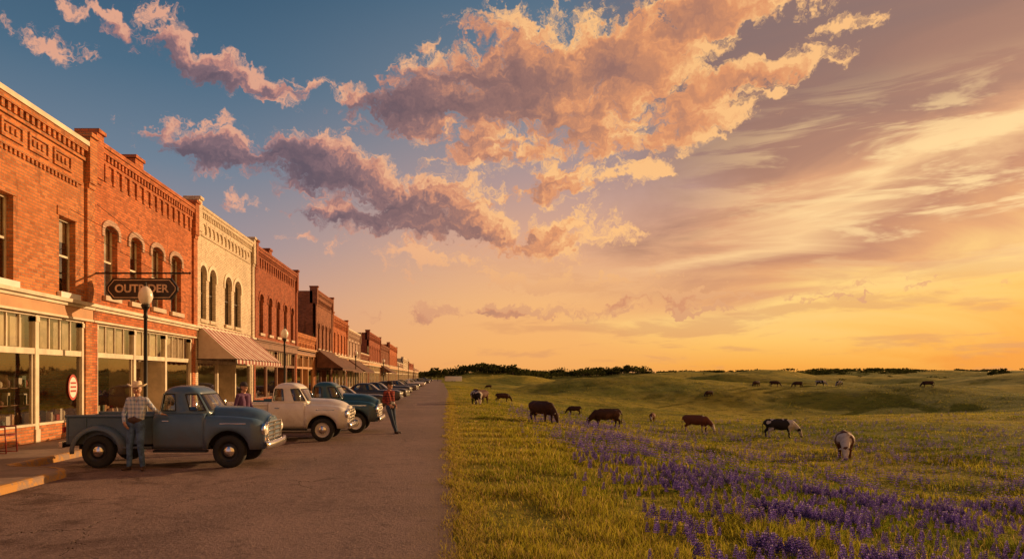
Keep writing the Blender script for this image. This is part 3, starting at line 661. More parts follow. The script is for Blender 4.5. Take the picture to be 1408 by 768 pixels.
def sedan(loc,paint,rz=0,L=4.9):
    e=empty('parked_car',loc,rz); r=.33; AX=1.45; Hh=L/2; XS=sorted(set([-Hh+i*L/44 for i in range(45)]+[s*AX+d for s in (-1,1) for d in (-.4,-.38,.38,.4)])); rows=[]
    for x in XS:
        u=x/Hh; q=max(0,(abs(u)-.8)/.2)**2; z=.96-.02*u*u-.12*q+(.03 if u<0 else 0)*math.sin(math.pi*-min(u,0)); w=.9-.12*q
        zl=zlow(x,[AX,-AX],.41,r,.28+.12*q)
        half=[(0,z+.01),(.4,z),(w-.25,z-.015),(w-.1,z-.02),(w-.03,z-.07),(w,z-.2),(w+.01,(z-.2)*.4+zl*.6),(w-.02,zl)]
        rows.append([(x,-y,zz) for y,zz in half[::-1]]+[(x,y,zz) for y,zz in half[1:]])
    mb=MB(); mb.grid(rows,paint); mb.poly(rows[-1],paint); mb.poly(rows[0][::-1],paint); mb.obj('body',e,solid=.02)
    greenhouse(e,[(.92,-1.45,.95,.76),(.98,-1.35,.88,.76),(1.33,-.85,.40,.63),(1.40,-.72,.28,.58),(1.44,-.5,.1,.48),(1.46,-.35,-.05,.3)],paint,paint)
    mb=MB()
    for s in (-1,1): mb.box(s*(Hh+.03)-.05,s*(Hh+.03)+.05,-.85,.85,.38,.52,'chrome')
    for s in (-1,1): mb.lathe((Hh-.04,s*.65,.72),(1,0,0),[(.1,0),(.1,.05),(.05,.09),(0,.1)],'lampglass',14); mb.box(-Hh-.03,-Hh+.04,s*.68-.07,s*.68+.07,.65,.78,'tail')
    mb.box(Hh-.02,Hh+.03,-.5,.5,.58,.78,'chrome'); mb.box(-2,2,-.5,.5,.25,.4,'intdark'); mb.obj('bumpers_and_lamps',e,bevel=.01)
    for s in (-1,1): wheel(e,AX,s*.78,r,s); wheel(e,-AX,s*.78,r,s)
for i,(xx,yy,pt) in enumerate([(-5.3,39,P_black),(-5.2,52,P_navy),(-5.0,58,P_black),(-5.4,74,P_navy),(-5.1,86,P_grey),(-5.3,101,P_black),(-5.0,122,P_white),(-5.2,140,P_navy),(-5.0,170,P_black),(-5.2,205,P_grey),(-5,250,P_navy)]):
    sedan((xx,yy,.02),pt,math.radians(random.uniform(-7,4)))
# ---------------------------------------------------------------- voxel-merged tapered limbs
def capsule_mesh(p0,r0,p1,r1,n=14,k=5):
    p0=Vector(p0);p1=Vector(p1);d=p1-p0
    if d.length<1e-5: d=Vector((0,0,1e-4)); p1=p0+d
    d.normalize(); a=d.orthogonal().normalized(); b=d.cross(a); rows=[]
    for i in range(k+1):
        t=math.pi/2*i/k; rows.append((p0-d*r0*math.cos(t),max(1e-4,r0*math.sin(t))))
    for i in range(k+1):
        t=math.pi/2*i/k; rows.append((p1+d*r1*math.sin(t),max(1e-4,r1*math.cos(t))))
    V=[];Fc=[]
    for c,r in rows:
        for j in range(n): V.append(tuple(c+(a*math.cos(2*math.pi*j/n)+b*math.sin(2*math.pi*j/n))*r))
    for i in range(len(rows)-1):
        for j in range(n): Fc.append((i*n+j,i*n+(j+1)%n,(i+1)*n+(j+1)%n,(i+1)*n+j))
    Fc.append(tuple(range(n))[::-1]); Fc.append(tuple((len(rows)-1)*n+j for j in range(n)))
    return V,Fc
def figure(name,prims,voxel,mats,yscale=1.0,smooth=3):
    V=[];Fc=[]
    for p0,r0,p1,r1,m in prims:
        v,f=capsule_mesh(p0,r0,p1,r1); b=len(V); V+=v; Fc+=[tuple(b+i for i in q) for q in f]
    me=bpy.data.meshes.new('tmp'); me.from_pydata(V,[],Fc); me.update()
    o=bpy.data.objects.new('tmp',me); COL.objects.link(o)
    md=o.modifiers.new('r','REMESH'); md.mode='VOXEL'; md.voxel_size=voxel; md.use_smooth_shade=True
    sm=o.modifiers.new('s','SMOOTH'); sm.factor=.5; sm.iterations=smooth
    dg=bpy.context.evaluated_depsgraph_get(); me2=bpy.data.meshes.new_from_object(o.evaluated_get(dg)); bpy.data.objects.remove(o)
    n=len(me2.vertices); co=np.empty(n*3,np.float32); me2.vertices.foreach_get('co',co); co=co.reshape(-1,3)
    best=np.full(n,1e9); idx=np.zeros(n,int)
    for p0,r0,p1,r1,m in prims:
        p0=np.array(p0);p1=np.array(p1);d=p1-p0;L=max(1e-9,d@d); t=np.clip(((co-p0)@d)/L,0,1)
        dd=np.linalg.norm(co-(p0+t[:,None]*d),axis=1)-(r0+(r1-r0)*t); k=dd<best; best[k]=dd[k]; idx[k]=m
    me2.materials.clear()
    for mt in mats: me2.materials.append(mt)
    fc=np.array([p.vertices[0] for p in me2.polygons]); me2.polygons.foreach_set('material_index',idx[fc].astype(np.int32))
    me2.polygons.foreach_set('use_smooth',np.ones(len(me2.polygons),bool))
    me2.update(); me2.name=name; 
    ob=bpy.data.objects.new(name,me2); COL.objects.link(ob); return ob
def plaid(name,c1,c2,sc=14):
    m,nt,p,o=newmat(name); v=objc(nt); s=nt.new('ShaderNodeSeparateXYZ'); nt.l.new(v,s.inputs[0])
    fx=nt.m('GREATER_THAN',nt.m('SINE',nt.m('MULTIPLY',nt.m('ADD',s.outputs[0],s.outputs[1]),sc*5)),.3); fz=nt.m('GREATER_THAN',nt.m('SINE',nt.m('MULTIPLY',s.outputs[2],sc*5)),.3)
    c=nt.mix(nt.m('MULTIPLY',nt.m('ADD',fx,fz),.5),c1,c2)
    setp(nt,p,c,.9,0,nt.bump(nt.noise(v,9,4,.6),.7,.03),spec=.1); return m
skin=simple('skin',(.50,.27,.17),.5,var=.1,bump=0); denim=simple('denim',(.07,.125,.23),.9,var=.4,scale=8,bump=.5)
denim_d=simple('denim_dark',(.03,.05,.09),.9,var=.4,scale=8,bump=.5)
hair=simple('hair_brown',(.05,.03,.018),.7); straw=simple('straw_hat',(.75,.60,.40),.8,scale=20); felt=simple('dark_cap',(.04,.03,.035),.9)
def hand(pr,w,d,nrm,sd,curl=.5):
    w=Vector(w);d=Vector(d).normalized();nrm=Vector(nrm).normalized(); sv=d.cross(nrm).normalized()*sd
    for k in (-.02,0,.02): pr.append((tuple(w+sv*k),.022,tuple(w+d*.075+sv*k*1.2),.017,0))
    for i,(off,L) in enumerate(((-.032,.058),(-.011,.070),(.011,.075),(.032,.066))):
        a=w+d*.085+sv*off; d2=(d+nrm*curl*.5).normalized(); b=a+d2*L*.5; d3=(d+nrm*curl*1.6).normalized(); c=b+d3*L*.5
        pr.append((tuple(a),.0105,tuple(b),.0095,0)); pr.append((tuple(b),.0095,tuple(c),.008,0))
    a=w+d*.02+sv*.03; b=a+(d*.6+sv*.8).normalized()*.04; c=b+(d*.9+sv*.3+nrm*.3).normalized()*.03
    pr.append((tuple(a),.014,tuple(b),.012,0)); pr.append((tuple(b),.012,tuple(c),.009,0))
def person(name,loc,rz,shirt,pants,J,hat='straw',htop=1.0,shoe=M['leather'],headturn=0):
    pr=[]; A=lambda a,ra,b,rb,m:pr.append((tuple(a),ra,tuple(b),rb,m))
    hp=Vector(J.get('pelvis',(0,0,.95))); ch=Vector(J.get('chest',(0,0,1.36))); nk=Vector(J.get('neck',(0,0,1.52))); hd=Vector(J.get('head',(0,-.01,1.66)))
    for s in (-1,1):
        A(hp+Vector((s*.075,0,-.02)),.105,hp+Vector((s*.07,0,.08)),.10,2)
        A(hp+Vector((s*.07,0,.10)),.098,ch+Vector((s*.085,0,-.06)),.108,1)
        A(ch+Vector((s*.085,0,-.06)),.108,ch+Vector((s*.10,.01,.04)),.095,1)
        sh=ch+Vector((s*.185,.01,.08)); A(ch+Vector((s*.08,.01,.07)),.075,sh,.062,1); A(nk+Vector((s*.02,0,-.05)),.06,sh+Vector((s*-.03,0,.01)),.05,1)
        k='R' if s<0 else 'L'; el=Vector(J['el'+k]); wr=Vector(J['wr'+k])
        A(sh,.058,el,.044,1); A(el,.044,wr,.033,1)
        d=(wr-el).normalized(); A(wr-d*.01,.026,wr+d*.03,.024,0)
        hand(pr,wr+d*.02,J.get('hd'+k,d),J.get('hn'+k,(-s,0,0)),J.get('hs'+k,s),J.get('curl',.5))
        hip=hp+Vector((s*.09,0,-.05)); kn=Vector(J['kn'+k]); an=Vector(J['an'+k]); t=Vector(J.get('to'+k,(s*.04,-.16,0)))
        A(hip,.098,kn,.066,2); A(kn,.066,kn*.4+an*.6+Vector((0,.012,0)),.058,2); A(kn*.4+an*.6,.058,an+Vector((0,0,.02)),.055,2)
        A(an+Vector((0,0,-.01)),.045,an+Vector((0,0.02,-.045)),.04,3); A(an+Vector((0,.02,-.045)),.04,an+t+Vector((0,0,-.05)),.034,3)
    A(hp+Vector((-.06,-.01,.095)),.104,hp+Vector((.06,-.01,.095)),.104,5)
    A(nk+Vector((0,.01,-.06)),.058,hd+Vector((0,.02,-.06)),.052,0)
    q=Matrix.Rotation(headturn,3,'Z'); T=lambda x,y,z: hd+q@Vector((x,y,z))
    A(T(0,.012,.04),.088,T(0,-.012,.02),.084,0); A(T(0,-.03,-.055),.052,T(0,-.045,-.08),.036,0); A(T(-.02,-.02,-.03),.06,T(.02,-.02,-.03),.06,0)
    A(T(0,-.092,.005),.010,T(0,-.108,-.025),.014,0)
    for s in (-1,1): A(T(s*.084,.01,.012),.014,T(s*.088,.012,-.022),.011,0)
    A(T(0,.035,.05),.084,T(0,.045,-.01),.074,4)
    o=figure(name,pr,.0095,[skin,shirt,pants,shoe,hair,M['leather']])
    o.location=loc; o.rotation_euler=(0,0,rz)
    mb=MB()
    for s in (-1,1):
        c=T(s*.032,-.088,.012); mb.lathe(c,(q@Vector((0,-1,0))),[(.012,-.004),(.010,.003),(0,.006)],'whitep',10); mb.lathe(c+(q@Vector((0,-.006,0))),(q@Vector((0,-1,0))),[(.005,-.002),(0,.002)],'intdark',8)
        mb.tube(T(s*.048,-.086,.032),.005,T(s*.018,-.094,.034),.005,hair,6)
    mb.tube(T(-.022,-.09,-.052),.004,T(.022,-.09,-.052),.004,'redpaint',6); mb.obj('face_features',o)
    mh=MB(); hm=straw if hat=='straw' else felt; rows=[]
    if hat in('straw','felt'):
        for rr,zz in ((.001,.115),(.035,.118),(.06,.125),(.078,.115),(.088,.085),(.094,.03),(.10,.012),(.12,.006),(.15,.004),(.18,.008),(.195,.012)):
            row=[]
            for i in range(28):
                t=2*math.pi*i/28; x=math.cos(t)*rr; y=math.sin(t)*rr*1.15
                z=zz+ (max(0,rr-.1)/.095)**1.5*.06*abs(math.cos(t))**2 - (.03*math.exp(-(x/.02)**2) if rr<.08 else 0) -(max(0,rr-.1)/.095)*.015*abs(math.sin(t))
                row.append(T(x,y+.005,.055+z))
            rows.append(row)
        mh.grid(rows,hm,True); mh.grid([[T(math.cos(2*math.pi*i/24)*r_,math.sin(2*math.pi*i/24)*r_*1.15+.005,.055+z_) for i in range(24)] for r_,z_ in ((.0975,.02),(.0945,.045))],M['leather'],True)
        mh.obj('hat',o,solid=.004)
    else:
        for rr,zz in ((.001,.10),(.05,.092),(.08,.06),(.093,.015),(.094,-.01)): rows.append([T(math.cos(2*math.pi*i/24)*rr,math.sin(2*math.pi*i/24)*rr*1.1+.01,.04+zz) for i in range(24)])
        mh.grid(rows,hm,True)
        mh.grid([[T(x*.075,-.085,.045-.01*x*x) for x in np.linspace(-1,1,9)],[T(x*.065,-.085-.07*math.sqrt(max(0,1-x*x*.9)),.035-.012*x*x) for x in np.linspace(-1,1,9)]],hm)
        mh.obj('cap',o,solid=.004)
    return o
shirtA=plaid('plaid_shirt_pale_blue',(.62,.64,.68),(.24,.33,.50),15); shirtB=simple('purple_shirt',(.12,.05,.12),.9,bump=.5); shirtC=plaid('plaid_shirt_red',(.33,.07,.05),(.05,.02,.03),15)
person('man_in_cowboy_hat',(-6.26,14.98,.012),math.radians(-6),shirtA,denim,
  dict(pelvis=(0,0,.95),chest=(.02,.01,1.37),neck=(.03,0,1.53),head=(.03,-.02,1.665),elR=(-.29,.04,1.16),wrR=(-.19,-.12,1.00),hdR=(.5,-.1,-.8),hnR=(.5,.5,0),
  elL=(.33,.12,1.25),wrL=(.40,.24,1.165),hdL=(.5,.8,-.15),hnL=(0,.2,-1),knR=(-.13,-.02,.50),anR=(-.16,.02,.095),knL=(.12,-.05,.50),anL=(.13,.02,.095),toL=(.07,-.15,0),toR=(-.06,-.15,0)),hat='straw',headturn=.3)
person('man_in_purple_shirt',(-5.02,18.6,.01),math.radians(60),shirtB,denim_d,
  dict(elR=(-.28,.02,1.17),wrR=(-.18,-.18,1.08),elL=(.28,.03,1.17),wrL=(.17,-.19,1.1),knR=(-.11,-.02,.5),anR=(-.12,.02,.095),knL=(.11,-.03,.5),anL=(.12,.0,.095)),hat='cap')
person('man_leaning_on_truck',(-1.66,24.75,-.0),math.radians(48),shirtC,denim_d,
  dict(pelvis=(0,.03,.93),chest=(-.01,.08,1.33),neck=(-.01,.09,1.49),head=(0,.06,1.62),elR=(-.22,.16,1.10),wrR=(-.12,-.04,.98),hnR=(.6,.6,0),elL=(.22,.12,1.08),wrL=(.15,-.06,.96),hnL=(-.6,.6,0),knR=(-.08,-.12,.50),anR=(-.02,-.24,.10),knL=(.10,-.04,.49),anL=(.12,-.12,.095)),hat='felt',headturn=.1)
# ---------------------------------------------------------------- cows
def hide(name,c1,c2,th,sc=1.3):
    m,nt,p,o=newmat(name); v=objc(nt); r=nt.new('ShaderNodeObjectInfo').outputs['Random']
    vv=nt.vm('ADD',v,nt.comb(nt.m('MULTIPLY',r,30.0),r,r)); n=nt.noise(vv,sc,3,.45)
    f=nt.mr(n,th-.015,th+.015); c=nt.mix(f,c1,c2); c=nt.mix(nt.mr(nt.noise(v,6,5,.7),.4,.7,0,.35),c,tuple(x*.45 for x in c1))
    setp(nt,p,c,.8,0,nt.bump(nt.noise(nt.mapv(v,sc=(1,1,.3)),40,3),.3,.01),spec=.25); return m
hides=[hide('hide_dark_brown',(.045,.018,.010),(.075,.032,.018),.6),hide('hide_red_brown',(.13,.038,.016),(.42,.34,.27),.62),hide('hide_black_white',(.018,.013,.012),(.50,.44,.38),.56),hide('hide_brown_white',(.10,.035,.018),(.55,.47,.40),.55)]
white_h=simple('white_hair',(.5,.43,.36),.85); horn=simple('horn',(.45,.38,.28),.5); hoof=simple('hoof',(.03,.022,.018),.6); nose=simple('muzzle',(.06,.035,.03),.6)
def cowmesh(pose,hidem,face):
    pr=[]; A=lambda a,ra,b,rb,m=0: pr.append((a,ra,b,rb,m))
    for s in (-.09,.09):
        A((.60,s,.86),.30,(.1,s,.83),.345); A((.1,s,.83),.345,(-.5,s,.90),.30); A((-.5,s,.92),.28,(-.82,s*.9,.99),.20)
        A((.66,s*.6,.94),.24,(.35,s*.5,1.06),.19)
    A((.45,0,1.17),.10,(-.80,0,1.15),.10); A((.86,0,.72),.16,(.66,0,.56),.13)
    A((-.45,0,.56),.09,(-.62,0,.58),.10,4)
    if pose=='graze':
        A((.72,0,.95),.25,(1.08,0,.66),.18); A((1.08,0,.66),.18,(1.24,0,.50),.13); hb=Vector((1.26,0,.46)); hd=Vector((.38,0,-.92)).normalized()
    elif pose=='up':
        A((.72,0,1.02),.25,(1.05,0,1.15),.18); A((1.05,0,1.15),.18,(1.18,0,1.22),.135); hb=Vector((1.20,0,1.24)); hd=Vector((.86,0,-.5)).normalized()
    else:
        A((.72,0,.97),.25,(1.08,0,.80),.18); A((1.08,0,.80),.18,(1.24,0,.70),.135); hb=Vector((1.26,0,.68)); hd=Vector((.6,0,-.8)).normalized()
    up=Vector((-hd.z,0,hd.x))*1.0
    if up.z<0: up=-up
    P=lambda a,b,y=0: tuple(hb+hd*a+up*b+Vector((0,y,0)))
    fm=1 if face else 0
    for s in (-.035,.035): A(P(0,0,s),.115,P(.18,-.01,s),.095,fm)
    A(P(.18,-.01),.10,P(.34,-.01),.078,fm); A(P(.33,-.02),.08,P(.375,-.02),.074,3); A(P(.12,-.06),.08,P(.27,-.06),.06,fm)
    for s in (-1,1):
        A(P(-.02,.04,s*.09),.035,P(-.05,.02,s*.19),.048); A(P(-.05,.02,s*.19),.048,P(-.02,-.01,s*.27),.018)
        A(P(-.06,.07,s*.06),.026,P(-.10,.12,s*.15),.02,5); A(P(-.10,.12,s*.15),.02,P(-.05,.21,s*.20),.01,5)
        f=.06*s
        A((.56,s*.20,.72),.16,(.58+f*.5,s*.20,.52),.105); A((.58+f*.5,s*.20,.52),.10,(.60+f,s*.195,.36),.07); A((.60+f,s*.195,.36),.066,(.59+f,s*.195,.13),.05); A((.59+f,s*.195,.13),.056,(.62+f,s*.195,.075),.056); A((.62+f,s*.195,.06),.06,(.635+f,s*.195,.048),.055,2)
        A((-.66,s*.17,.88),.23,(-.54-f,s*.21,.63),.16); A((-.54-f,s*.21,.63),.15,(-.80-f,s*.19,.43),.08); A((-.80-f,s*.19,.43),.074,(-.76-f,s*.19,.13),.052); A((-.76-f,s*.19,.13),.056,(-.73-f,s*.19,.075),.056); A((-.73-f,s*.19,.06),.06,(-.71-f,s*.19,.048),.055,2)
    A((-.98,0,1.06),.05,(-1.08,0,.85),.034); A((-1.08,0,.85),.034,(-1.06,0,.42),.024); A((-1.06,0,.42),.045,(-1.05,0,.26),.032,0)
    return figure('cow',pr,.026,[hidem,white_h,hoof,nose,skin,horn],smooth=2)
bases={}; cowpos=[]
def cow(px,py,heading,pose,hi,face=False,scale=.84):
    key=(pose,hi,face)
    if key not in bases: o=cowmesh(pose,hides[hi],face); bases[key]=o.data
    else: o=bpy.data.objects.new('cow',bases[key]); COL.objects.link(o)
    x,y,z=raypt(px,py); o.location=(x,y,z-.01); o.rotation_euler=(0,0,math.radians(heading)); o.scale=(scale,)*3; cowpos.append((x,y)); print('cow',px,round(y),round(z,1))
    return o
cow(745,580,-58,'graze',0); cow(790,569,168,'graze',0); cow(834,587,188,'graze',0,False,.88); cow(897,579,-112,'low',1,True); cow(957,593,-42,'graze',1,True)
cow(1072,601,-8,'graze',2,True,.86); cow(1161,629,-117,'graze',3,True,.95); cow(655,556,-80,'graze',2,True); cow(691,552,10,'graze',0); cow(662,554,-120,'up',3)
for px,py in ((1040,531),(1065,531),(1097,532),(1128,530),(1154,531),(1276,532),(672,534),(975,545)):
    cow(px,py,random.choice([0,180])+random.uniform(-35,35),'graze',random.choice([0,2]),False)
# ---------------------------------------------------------------- grass
def gauss(x,y,cx,cy,sx,sy): return np.exp(-(((x-cx)/sx)**2+((y-cy)/sy)**2))
def blades(name,x,y,hgt,wid,col,mat,lean=.45):
    n=len(x); z=height(x,y)-.01
    th=rng.uniform(0,2*np.pi,n); dx=np.cos(th);dy=np.sin(th); la=rng.uniform(0,2*np.pi,n); lm=hgt*rng.uniform(.1,lean+.3,n); lx=np.cos(la)*lm-.06*hgt; ly=np.sin(la)*lm
    B=np.stack([x,y,z],1); V=np.empty((n,5,3))
    w=wid[:,None]*np.stack([dx,dy,np.zeros(n)],1)*.5
    V[:,0]=B-w; V[:,1]=B+w
    mid=B+np.stack([lx*.35,ly*.35,hgt*.55],1); V[:,2]=mid+w*.75; V[:,3]=mid-w*.75
    V[:,4]=B+np.stack([lx,ly,hgt*(.95-.25*(lm/hgt))],1)
    i=np.arange(n)[:,None]*5
    F3=np.concatenate([i+[0,1,2],i+[0,2,3],i+[3,2,4]])
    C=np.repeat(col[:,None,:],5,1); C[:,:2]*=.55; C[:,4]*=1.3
    return V.reshape(-1,3),F3,C.reshape(-1,3)
N=460000
u=rng.uniform(0,1,N); y=4.5*(150/4.5)**u; e=edge(y); wd=y*.95+4; x=e+.02+wd*rng.uniform(0,1,N)**1.15
cl=fbm(x*.9,y*.9,3,5); cl2=fbm(x*.12,y*.12,3,8); cl3=fbm(x*2.6,y*2.6,2,15)
keep=rng.uniform(0,1,N)<np.clip((cl-.25)*3.0,.25,1); x,y,cl,cl2,cl3,e=[a[keep] for a in (x,y,cl,cl2,cl3,e)]; n=len(x)
near=np.clip((x-e)/2.5,0.0,1)
dk=np.zeros(n)
for px,py,sx in ((1215,628,1.6),(1265,632,2.2),(1320,636,1.8),(985,624,1.2)):
    qx,qy,_=raypt(px,py); dk=np.maximum(dk,gauss(x,y,qx,qy,sx,.9))
hgt=(.07+.24*np.clip(cl-.2,0,1)+.14*np.clip(cl3-.3,0,1))*(.45+.55*near)*rng.uniform(.6,1.5,n)*(1-.50*np.clip((y-15)/30,0,1))*(1+1.8*dk)
wid=.0075*(np.maximum(y,7)/7)**.85*rng.uniform(.7,1.4,n)
g1=np.array([.14,.175,.017]);g2=np.array([.46,.385,.042]);g3=np.array([.52,.37,.12])
f=np.clip((cl2-.28)*2.2+rng.normal(0,.26,n),0,1)[:,None]; d=(rng.uniform(0,1,n)<.14+.18*(1-near))[:,None]
col=g1*(1-f)+g2*f; col=np.where(d,g3*rng.uniform(.6,1.1,(n,1)),col)*rng.uniform(.65,1.3,(n,1))*(1-.6*dk[:,None])
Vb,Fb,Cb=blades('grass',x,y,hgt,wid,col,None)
n2=26000; y=4.5*(90/4.5)**rng.uniform(0,1,n2); x=edge(y)+rng.normal(.10,.16,n2)+.1*np.sin(y*2.3)*np.sin(y*.9)
ok=x>edge(y)-.22; x=x[ok];y=y[ok];n2=len(x)
col=g3*rng.uniform(.5,1.0,(n2,1)); kk=rng.uniform(0,1,n2)<.5; col[kk]=g2*rng.uniform(.6,1.1,(kk.sum(),1))
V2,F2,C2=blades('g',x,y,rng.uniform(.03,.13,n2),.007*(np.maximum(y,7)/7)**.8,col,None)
V2[:,2]=np.maximum(V2[:,2],-.01)
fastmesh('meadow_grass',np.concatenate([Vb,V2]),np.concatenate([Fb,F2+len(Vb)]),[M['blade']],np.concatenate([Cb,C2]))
# ---------------------------------------------------------------- bluebonnets
def bonnet(tiers,per,seed):
    r=np.random.default_rng(seed); V=[];C=[]
    for t in range(tiers):
        z=.45+.55*t/max(1,tiers-1); rad=.17*(1-.62*(t/max(1,tiers-1)))
        for k in range(per):
            a=2*math.pi*(k+.5*(t%2))/per+r.uniform(-.2,.2); c,s=math.cos(a),math.sin(a); w=.12*(1-.4*t/tiers)
            p=[(c*.02,s*.02,z-.04),(c*rad-s*w*.6,s*rad+c*w*.6,z-.01),(c*rad*1.15,s*rad*1.15,z+.07),(c*rad+s*w*.6,s*rad-c*w*.6,z-.01)]
            V+=p; cc=np.array([.20,.13,.46])*r.uniform(.55,1.35)
            if t==tiers-1 and k%2: cc=np.array([.50,.42,.52])
            elif r.uniform()<.2: cc=np.array([.32,.18,.48])
            C+=[cc]*4
    V+=[(-.012,0,0),(.012,0,0),(.008,0,.9),(-.008,0,.9)]; C+=[np.array([.08,.12,.02])]*4
    for k in range(4):
        a=2*math.pi*k/4+.4; c,s=math.cos(a),math.sin(a); V+=[(0,0,.12),(c*.2-s*.07,s*.2+c*.07,.2),(c*.34,s*.34,.2),(c*.2+s*.07,s*.2-c*.07,.2)]; C+=[np.array([.14,.20,.03])]*4
    return np.array(V),np.array(C)
def scatter_fl(N,ymin,ymax,prot,seed):
    r=np.random.default_rng(seed); y=ymin*(ymax/ymin)**r.uniform(0,1,N); e=edge(y); x=e+1.2+(y*.95+2)*r.uniform(0,1,N)
    m=fbm(x*.62+3.3,y*.72,4,21); m3=vnoise(x*2.1,y*2.1,41)
    band=sst((x-e-1.5-.03*y)/2.2)
    reg=np.clip(.36+.40*gauss(x,y,9,11.5,9,5)+.75*gauss(x,y,6.0,35,5.0,11)+.30*gauss(x,y,14,22,9,6),0,1.0)*np.clip(1.2-y/62,0,1)
    p=(np.clip((m-.455)*8,0,1)*np.clip(m3*2.0-.45,.02,1)*reg*.62+.022*(y<50))*band
    k=r.uniform(0,1,N)<p; x=x[k];y=y[k];n=len(x); print('flowers',n)
    pv,pc=prot; s=r.uniform(.13,.25,n)*(1+np.clip(y-15,0,60)*.003); a=r.uniform(0,6.28,n); ca,sa=np.cos(a),np.sin(a); wf=1+np.clip(y-10,0,60)*.02
    V=np.empty((n,len(pv),3)); lx=r.normal(0,.16,n); ly=r.normal(0,.16,n)
    V[:,:,0]=x[:,None]+s[:,None]*(wf[:,None]*(ca[:,None]*pv[:,0]-sa[:,None]*pv[:,1])+lx[:,None]*pv[:,2])
    V[:,:,1]=y[:,None]+s[:,None]*(wf[:,None]*(sa[:,None]*pv[:,0]+ca[:,None]*pv[:,1])+ly[:,None]*pv[:,2])
    V[:,:,2]=(height(x,y)+.02)[:,None]+s[:,None]*pv[:,2]*1.15
    C=pc[None]*r.uniform(.65,1.3,(n,1,1))
    return V.reshape(-1,3),C.reshape(-1,3)
a,ca_=scatter_fl(60000,5.0,19,bonnet(6,6,1),2); b,cb_=scatter_fl(95000,19,75,bonnet(3,4,4),3)
V=np.concatenate([a,b]); Fq=np.arange(len(V)).reshape(-1,4)
fastmesh('bluebonnet_flowers',V,Fq,[M['petal']],np.concatenate([ca_,cb_]))
# ---------------------------------------------------------------- trees
def trees(name,items,q=150,dens=1.0):
    VV=[];TR=MB()
    for (x,y,hh,w) in items:
        z=float(height(x,y)); nl=random.randint(4,7)
        lob=[(random.uniform(-.5,.5)*w,random.uniform(-.5,.5)*w,hh*random.uniform(.35,.85),random.uniform(.22,.4)*w) for _ in range(nl)]
        for _ in range(q):
            l=random.choice(lob); d=Vector((random.gauss(0,1),random.gauss(0,1),random.gauss(0,1))).normalized()*l[3]*random.uniform(.5,1.08); c=Vector((x+l[0]+d.x,y+l[1]+d.y,z+l[2]+d.z*.55*hh/w))
            if c.z<z+.25: c.z=z+.25
            s=w*random.uniform(.03,.07); a=Vector((random.gauss(0,1),random.gauss(0,1),random.gauss(0,1))).normalized(); b=a.orthogonal().normalized(); k=a.cross(b)
            VV+=[c-b*s-k*s*.7,c+b*s-k*s*.5,c+b*s*.8+k*s*.6,c-b*s*.7+k*s*.6]
        TR.tube((x,y,z-.2),.035*hh,(x,y,z+hh*.6),.015*hh,'bark',6)
        for l in lob[:3]: TR.tube((x,y,z+hh*.3),.018*hh,(x+l[0],y+l[1],z+l[2]),.008*hh,'bark',5)
    V=np.array([tuple(v) for v in VV]); Fq=np.arange(len(V)).reshape(-1,4)
    e=empty(name); o=fastmesh('foliage',V,Fq,[M['leaf']]); o.parent=e; TR.obj('trunks',e)
def ridge(px,a,b):
    # stand trees on ground that is visible from the street, not in a hollow
    best=None
    for _ in range(6):
        Y=random.uniform(a,b); x=(px-VPX)/F*Y; v=(float(height(x,Y))-H)/Y
        if best is None or v>best[0]: best=(v,x,Y)
    return best[1],best[2]
L=[]
for _ in range(190):
    px=random.choice([random.uniform(640,880),random.uniform(690,860),random.uniform(570,700)]); x,Y=ridge(px,400,620); L.append((x,Y,random.uniform(3.5,6.2),random.uniform(7,13)))
for _ in range(50):
    px=random.uniform(1085,1255); x,Y=ridge(px,480,600); L.append((x,Y,random.uniform(1.8,3),random.uniform(6,12)))
for _ in range(150):
    px=random.choice([random.uniform(560,1000),random.uniform(560,1500)]); x,Y=ridge(px,850,1400); L.append((x,Y,random.uniform(2.5,5),random.uniform(12,26)))
for _ in range(36):
    px=random.uniform(760,1450); Y=random.uniform(260,520); L.append(((px-VPX)/F*Y,Y,random.uniform(.8,1.6),random.uniform(1.5,4)))
trees('distant_trees',L,95)
for px,Y,hh,w in ((1377,420,6.0,8),(888,480,5.5,7),(592,330,6.5,8),(602,300,5,7)): trees('tree',[((px-VPX)/F*Y,Y,hh,w)],500)
e=empty('farm_trailer',(5.5,300,float(height(5.5,300)))); mb=MB(); mb.box(-3.5,3.5,-1.2,1.2,.6,2.6,'whitep'); mb.box(3.5,4.6,-.1,.1,.55,.65,'iron'); mb.obj('box_body',e,bevel=.1)
for s in (-1,1): wheel(e,-.5,s*1.1,.4,s); wheel(e,.5,s*1.1,.4,s)
# ---------------------------------------------------------------- red metal lawn chair on pavement
e=empty('lawn_chair',(-10.42,17.25,.14),math.radians(95)); mb=MB()
for s in (-1,1):
    mb.tube((s*.26,-.25,0),.016,(s*.26,.25,0.02),.016,'chairred'); mb.tube((s*.26,-.25,0.0),.016,(s*.26,-.22,.62),.016,'chairred'); mb.tube((s*.26,-.22,.62),.02,(s*.26,.24,.6),.02,'chairred'); mb.tube((s*.26,.25,.02),.016,(s*.25,.22,.42),.016,'chairred')
rows=[[(x*.24,y_,z_+.02*x*x) for x in np.linspace(-1,1,7)] for y_,z_ in ((-.24,.40),(-.2,.43),(0,.41),(.18,.40),(.24,.46),(.30,.7),(.33,.88))]
mb.grid(rows,'chairred'); mb.obj('frame_and_seat',e,solid=.008)
